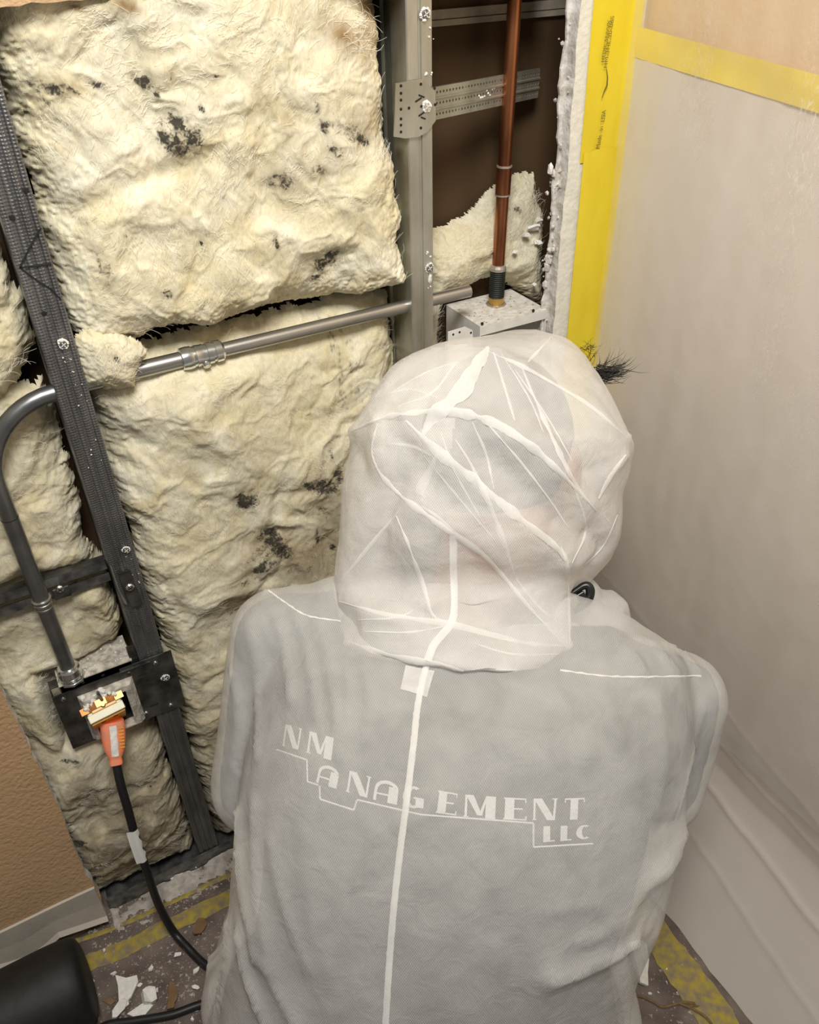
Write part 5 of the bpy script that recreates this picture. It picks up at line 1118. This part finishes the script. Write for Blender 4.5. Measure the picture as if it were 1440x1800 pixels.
# seams of the coverall
BS = [(751, 1165), (742, 1200), (733, 1250), (728, 1300), (716, 1400), (703, 1500), (692, 1600), (684, 1700), (678, 1800), (672, 1900), (668, 1990)]
V, F = strip(bC, BS, 0.0060, 0.0012, False, 0.05, 4.0); link('back_seam', V, F, M['seam'], cover, smooth=True)
for P in ([(472, 1038), (500, 1058), (540, 1082), (600, 1092)], [(985, 1178), (1060, 1188), (1130, 1190), (1232, 1188)]):
    V, F = strip(bC, P, 0.0018, 0.0008, False, 0.35, 3.0); link('shoulder_seam', V, F, M['seam'], cover, smooth=True)
V = []
for j in range(9):
    for i in range(9):
        u, w_ = i/8, j/8; e_ = 1+0.14*math.cos(u*9)*(w_-0.5); q = (np.array([712, 1170])*(1-u)+np.array([762, 1180])*u)*(1-w_)+(np.array([706, 1212])*(1-u)+np.array([752, 1226])*u)*w_
        h, nn = cast(bC, 733+(q[0]-733)*e_, q[1]); nn = nn if nn@(CAM-h) > 0 else -nn; V.append(h+nn*0.0010)
link('neck_label', V, [(j*9+i, j*9+i+1, j*9+i+10, j*9+i+9) for j in range(8) for i in range(8)], M['label'], cover, smooth=True)
for P, wd in [(FOLDS[i][0], 0.0035) for i in ()]:
    V, F = strip(bC, P, wd, 0.0008)
    if F: link('fold', V, F, M['suit_fold'], cover, smooth=True)

# --- front collar flap and respirator strap seen past the edge of the hood
mb = MB(); cc = atd(1048, 1095, 0.905); ex = AX[0]; ey = AX[1]; ez = AX[2]
ellipsoid(mb, cc, (ex*0.034, ey*0.036+ex*0.010, ez*0.045), 24); ellipsoid(mb, atd(1030, 1060, 0.905), (ex*0.020+ey*0.006, ey*0.030-ex*0.010, ez*0.035), 20); ellipsoid(mb, atd(1082, 1092, 0.93), (ex*0.014, ey*0.020-ex*0.006, ez*0.03), 16)
v, f, nr = fuse(mb, 0.003, 4); v = v+nr*(0.0012*fbm(v[:, 0]*70, v[:, 1]*70, v[:, 2]*70, o=3))[:, None]
link('front_collar', v, f, M['suit'], cover, smooth=True)
mb = MB(); cc = atd(1012, 1135, 0.872); ellipsoid(mb, cc, (ex*0.012+ey*0.005, ey*0.026-ex*0.006, ez*0.02), 20); link('collar_fold', mb.v, mb.f, M['suit_fold'], cover, smooth=True)
P = [atd(a, b, 0.848) for a, b in [(985, 1062), (1002, 1046), (1016, 1036), (1026, 1030), (1034, 1030), (1038, 1040), (1034, 1054), (1024, 1064), (1016, 1071), (1009, 1075)]]
mb = MB(); mb.tube(catmull(P, 5), [0.0022]*6+list(np.linspace(0.0030, 0.0048, 18))+[0.0048]*10+list(np.linspace(0.0046, 0.0026, 12)), 12); rs = autosmooth(mb.obj('respirator_strap', M['black_plastic'], person), 60)
mb = MB(); b0 = atd(1022, 1050, 0.846); mb.bbox((-0.004, -0.0035, -0.005), (0.005, 0.0035, 0.005), 0.001, frame_at(b0, ex+ey*0.6, ez, ey-ex*0.6)); mb.obj('buckle', M['black_plastic'], rs)

# --- hair sticking out at the face opening
g = np.random.default_rng(5); mb = MB()
for k in range(150):
    a = atd(1048+g.normal()*6, 655+g.normal()*7+2, 0.93+g.normal()*0.004); e = atd(1082+g.normal()*14, 655+g.normal()*9-g.uniform(0, 6), 0.945+g.normal()*0.006); mid = (a+e)/2+ey*g.normal()*0.0025-ey*0.002
    mb.tube([a, mid, e, e+(e-mid)*0.5+ey*abs(g.normal())*0.004], [0.0005, 0.0004, 0.00026, 0.00006], 4, False)
for k in range(26):
    a = atd(1008+g.uniform(0, 38), 605+g.uniform(0, 40), 0.92); e = atd(1020+g.uniform(0, 40), 592+g.uniform(0, 30), 0.935)
    mb.tube([a, (a+e)/2+ey*g.normal()*0.003, e], [0.0003, 0.0002, 0.00005], 4, False)
mb.obj('stray_hair', M['hair'], person)['kind'] = 'stuff'

# --- printed lettering on the shirt: wide stems on one side, thin strokes on the other
def bar(x0, y0, x1, y1): return [(x0, y0), (x1, y0), (x1, y1), (x0, y1)]
def arc(cx, cy, rx, ry, a0, a1, tx, ty, n=8):
    o = [(cx+rx*math.cos(math.radians(a)), cy+ry*math.sin(math.radians(a))) for a in np.linspace(a0, a1, n)]; i = [(cx+(rx-tx)*math.cos(math.radians(a)), cy+(ry-ty)*math.sin(math.radians(a))) for a in np.linspace(a0, a1, n)]
    return [[o[k], o[k+1], i[k+1], i[k]] for k in range(n-1)]
GL = {'N': [bar(0, 0, .10, 1), [(0, 1), (.36, 1), (1, 0), (.64, 0)], bar(.90, 0, 1, 1), bar(-.04, 0, .16, .05), bar(.82, .95, 1.04, 1)],
      'M': [bar(0, 0, .08, 1), [(.02, 1), (.28, 1), (.58, .12), (.42, .12)], [(.50, .25), (.58, .12), (.74, 1), (.68, 1)], bar(.68, 0, 1, 1), bar(-.04, 0, .14, .05)],
      'A': [bar(0, 0, .12, .62), bar(.60, 0, 1, .62), bar(.1, .30, .62, .38)]+arc(.5, .62, .5, .38, 0, 180, .14, .16)+[bar(.60, .60, .98, .74)],
      'G': arc(.5, .5, .5, .5, 60, 300, .34, .12, 12)+[bar(.62, .08, 1, .48), bar(.5, .44, 1, .52)],
      'E': [bar(.05, 0, .45, 1), bar(.0, .93, .95, 1), bar(.3, .48, .80, .55), bar(.0, 0, .98, .07), bar(.90, .80, .95, 1), bar(.92, 0, .98, .20)],
      'T': [bar(.28, 0, .70, 1), bar(-.05, .93, 1.05, 1), bar(-.05, .80, 0, 1), bar(1.0, .80, 1.05, 1)],
      'L': [bar(.1, 0, .65, 1), bar(.1, 0, 1.0, .09)],
      'C': arc(.55, .5, .55, .5, 55, 305, .38, .12, 12)}
def letter(ch, bl, br_, tr, tl):
    bl, br_, tr, tl = [np.array(q, float) for q in (bl, br_, tr, tl)]; V = []; F = []
    for P in GL[ch]:
        nU, nV = 4, 6
        for j in range(nV+1):
            for i in range(nU+1):
                u, w_ = i/nU, j/nV; p = (np.array(P[0])*(1-u)+np.array(P[1])*u)*(1-w_)+(np.array(P[3])*(1-u)+np.array(P[2])*u)*w_
                q = (bl*(1-p[0])+br_*p[0])*(1-p[1])+(tl*(1-p[0])+tr*p[0])*p[1]
                h, nn = cast(bS, q[0], q[1]); nn = nn if nn@(CAM-h) > 0 else -nn; V.append(h+nn*0.0012)
        b0 = len(V)-(nU+1)*(nV+1); F += [(b0+j*(nU+1)+i, b0+j*(nU+1)+i+1, b0+(j+1)*(nU+1)+i+1, b0+(j+1)*(nU+1)+i) for j in range(nV) for i in range(nU)]
    o = link('printed_letter', V, F, M['print'], shirt); o['label'] = 'white printed letter '+ch
LET = [('N', (499, 1311), (526, 1318), (532, 1281), (504, 1273)), ('M', (541, 1323), (583, 1337), (588, 1297), (546, 1285)),
       ('A', (557, 1375), (592, 1386), (599, 1352), (564, 1341)), ('N', (610, 1391), (646, 1402), (652, 1365), (616, 1354)), ('A', (656, 1405), (698, 1414), (703, 1376), (662, 1367)), ('G', (706, 1416), (744, 1424), (747, 1385), (711, 1378)),
       ('E', (766, 1428), (803, 1433), (806, 1395), (771, 1389)), ('M', (816, 1435), (870, 1440), (872, 1400), (818, 1396)), ('E', (884, 1440), (926, 1442), (927, 1403), (886, 1401)), ('N', (937, 1441), (975, 1441), (978, 1403), (938, 1403)), ('T', (992, 1441), (1024, 1439), (1026, 1402), (994, 1403)),
       ('L', (952, 1480), (974, 1478), (974, 1451), (953, 1452)), ('L', (982, 1478), (1004, 1476), (1004, 1450), (983, 1451)), ('C', (1012, 1476), (1039, 1473), (1039, 1448), (1012, 1450))]
for L_ in LET: letter(*L_)
def print_line(P, w):
    V, F = strip(bS, P, w, 0.0009, False, 0.0, 4.0)
    if F: link('printed_line', V, F, M['print'], shirt)
for a, b in [((487, 1318), (540, 1336)), ((540, 1336), (541, 1374)), ((541, 1374), (562, 1381)), ((562, 1381), (563, 1405)), ((563, 1405), (622, 1424)), ((622, 1424), (628, 1406)), ((628, 1406), (740, 1432)), ((740, 1432), (938, 1447)), ((938, 1447), (938, 1489)), ((938, 1489), (1042, 1483))]:
    print_line([a, ((a[0]+b[0])/2, (a[1]+b[1])/2), b], 0.0018)
V, F = strip(bS, [(690, 1222), (770, 1246), (850, 1266), (930, 1279), (985, 1284)], 0.0060, 0.0016, True)
link('neck_rib', V, F, mat('dark_collar_rib', (0.05, 0.05, 0.05), 0.9), shirt, smooth=True)

for o in bpy.data.objects:
    if '_o' in o.keys(): del o['_o']
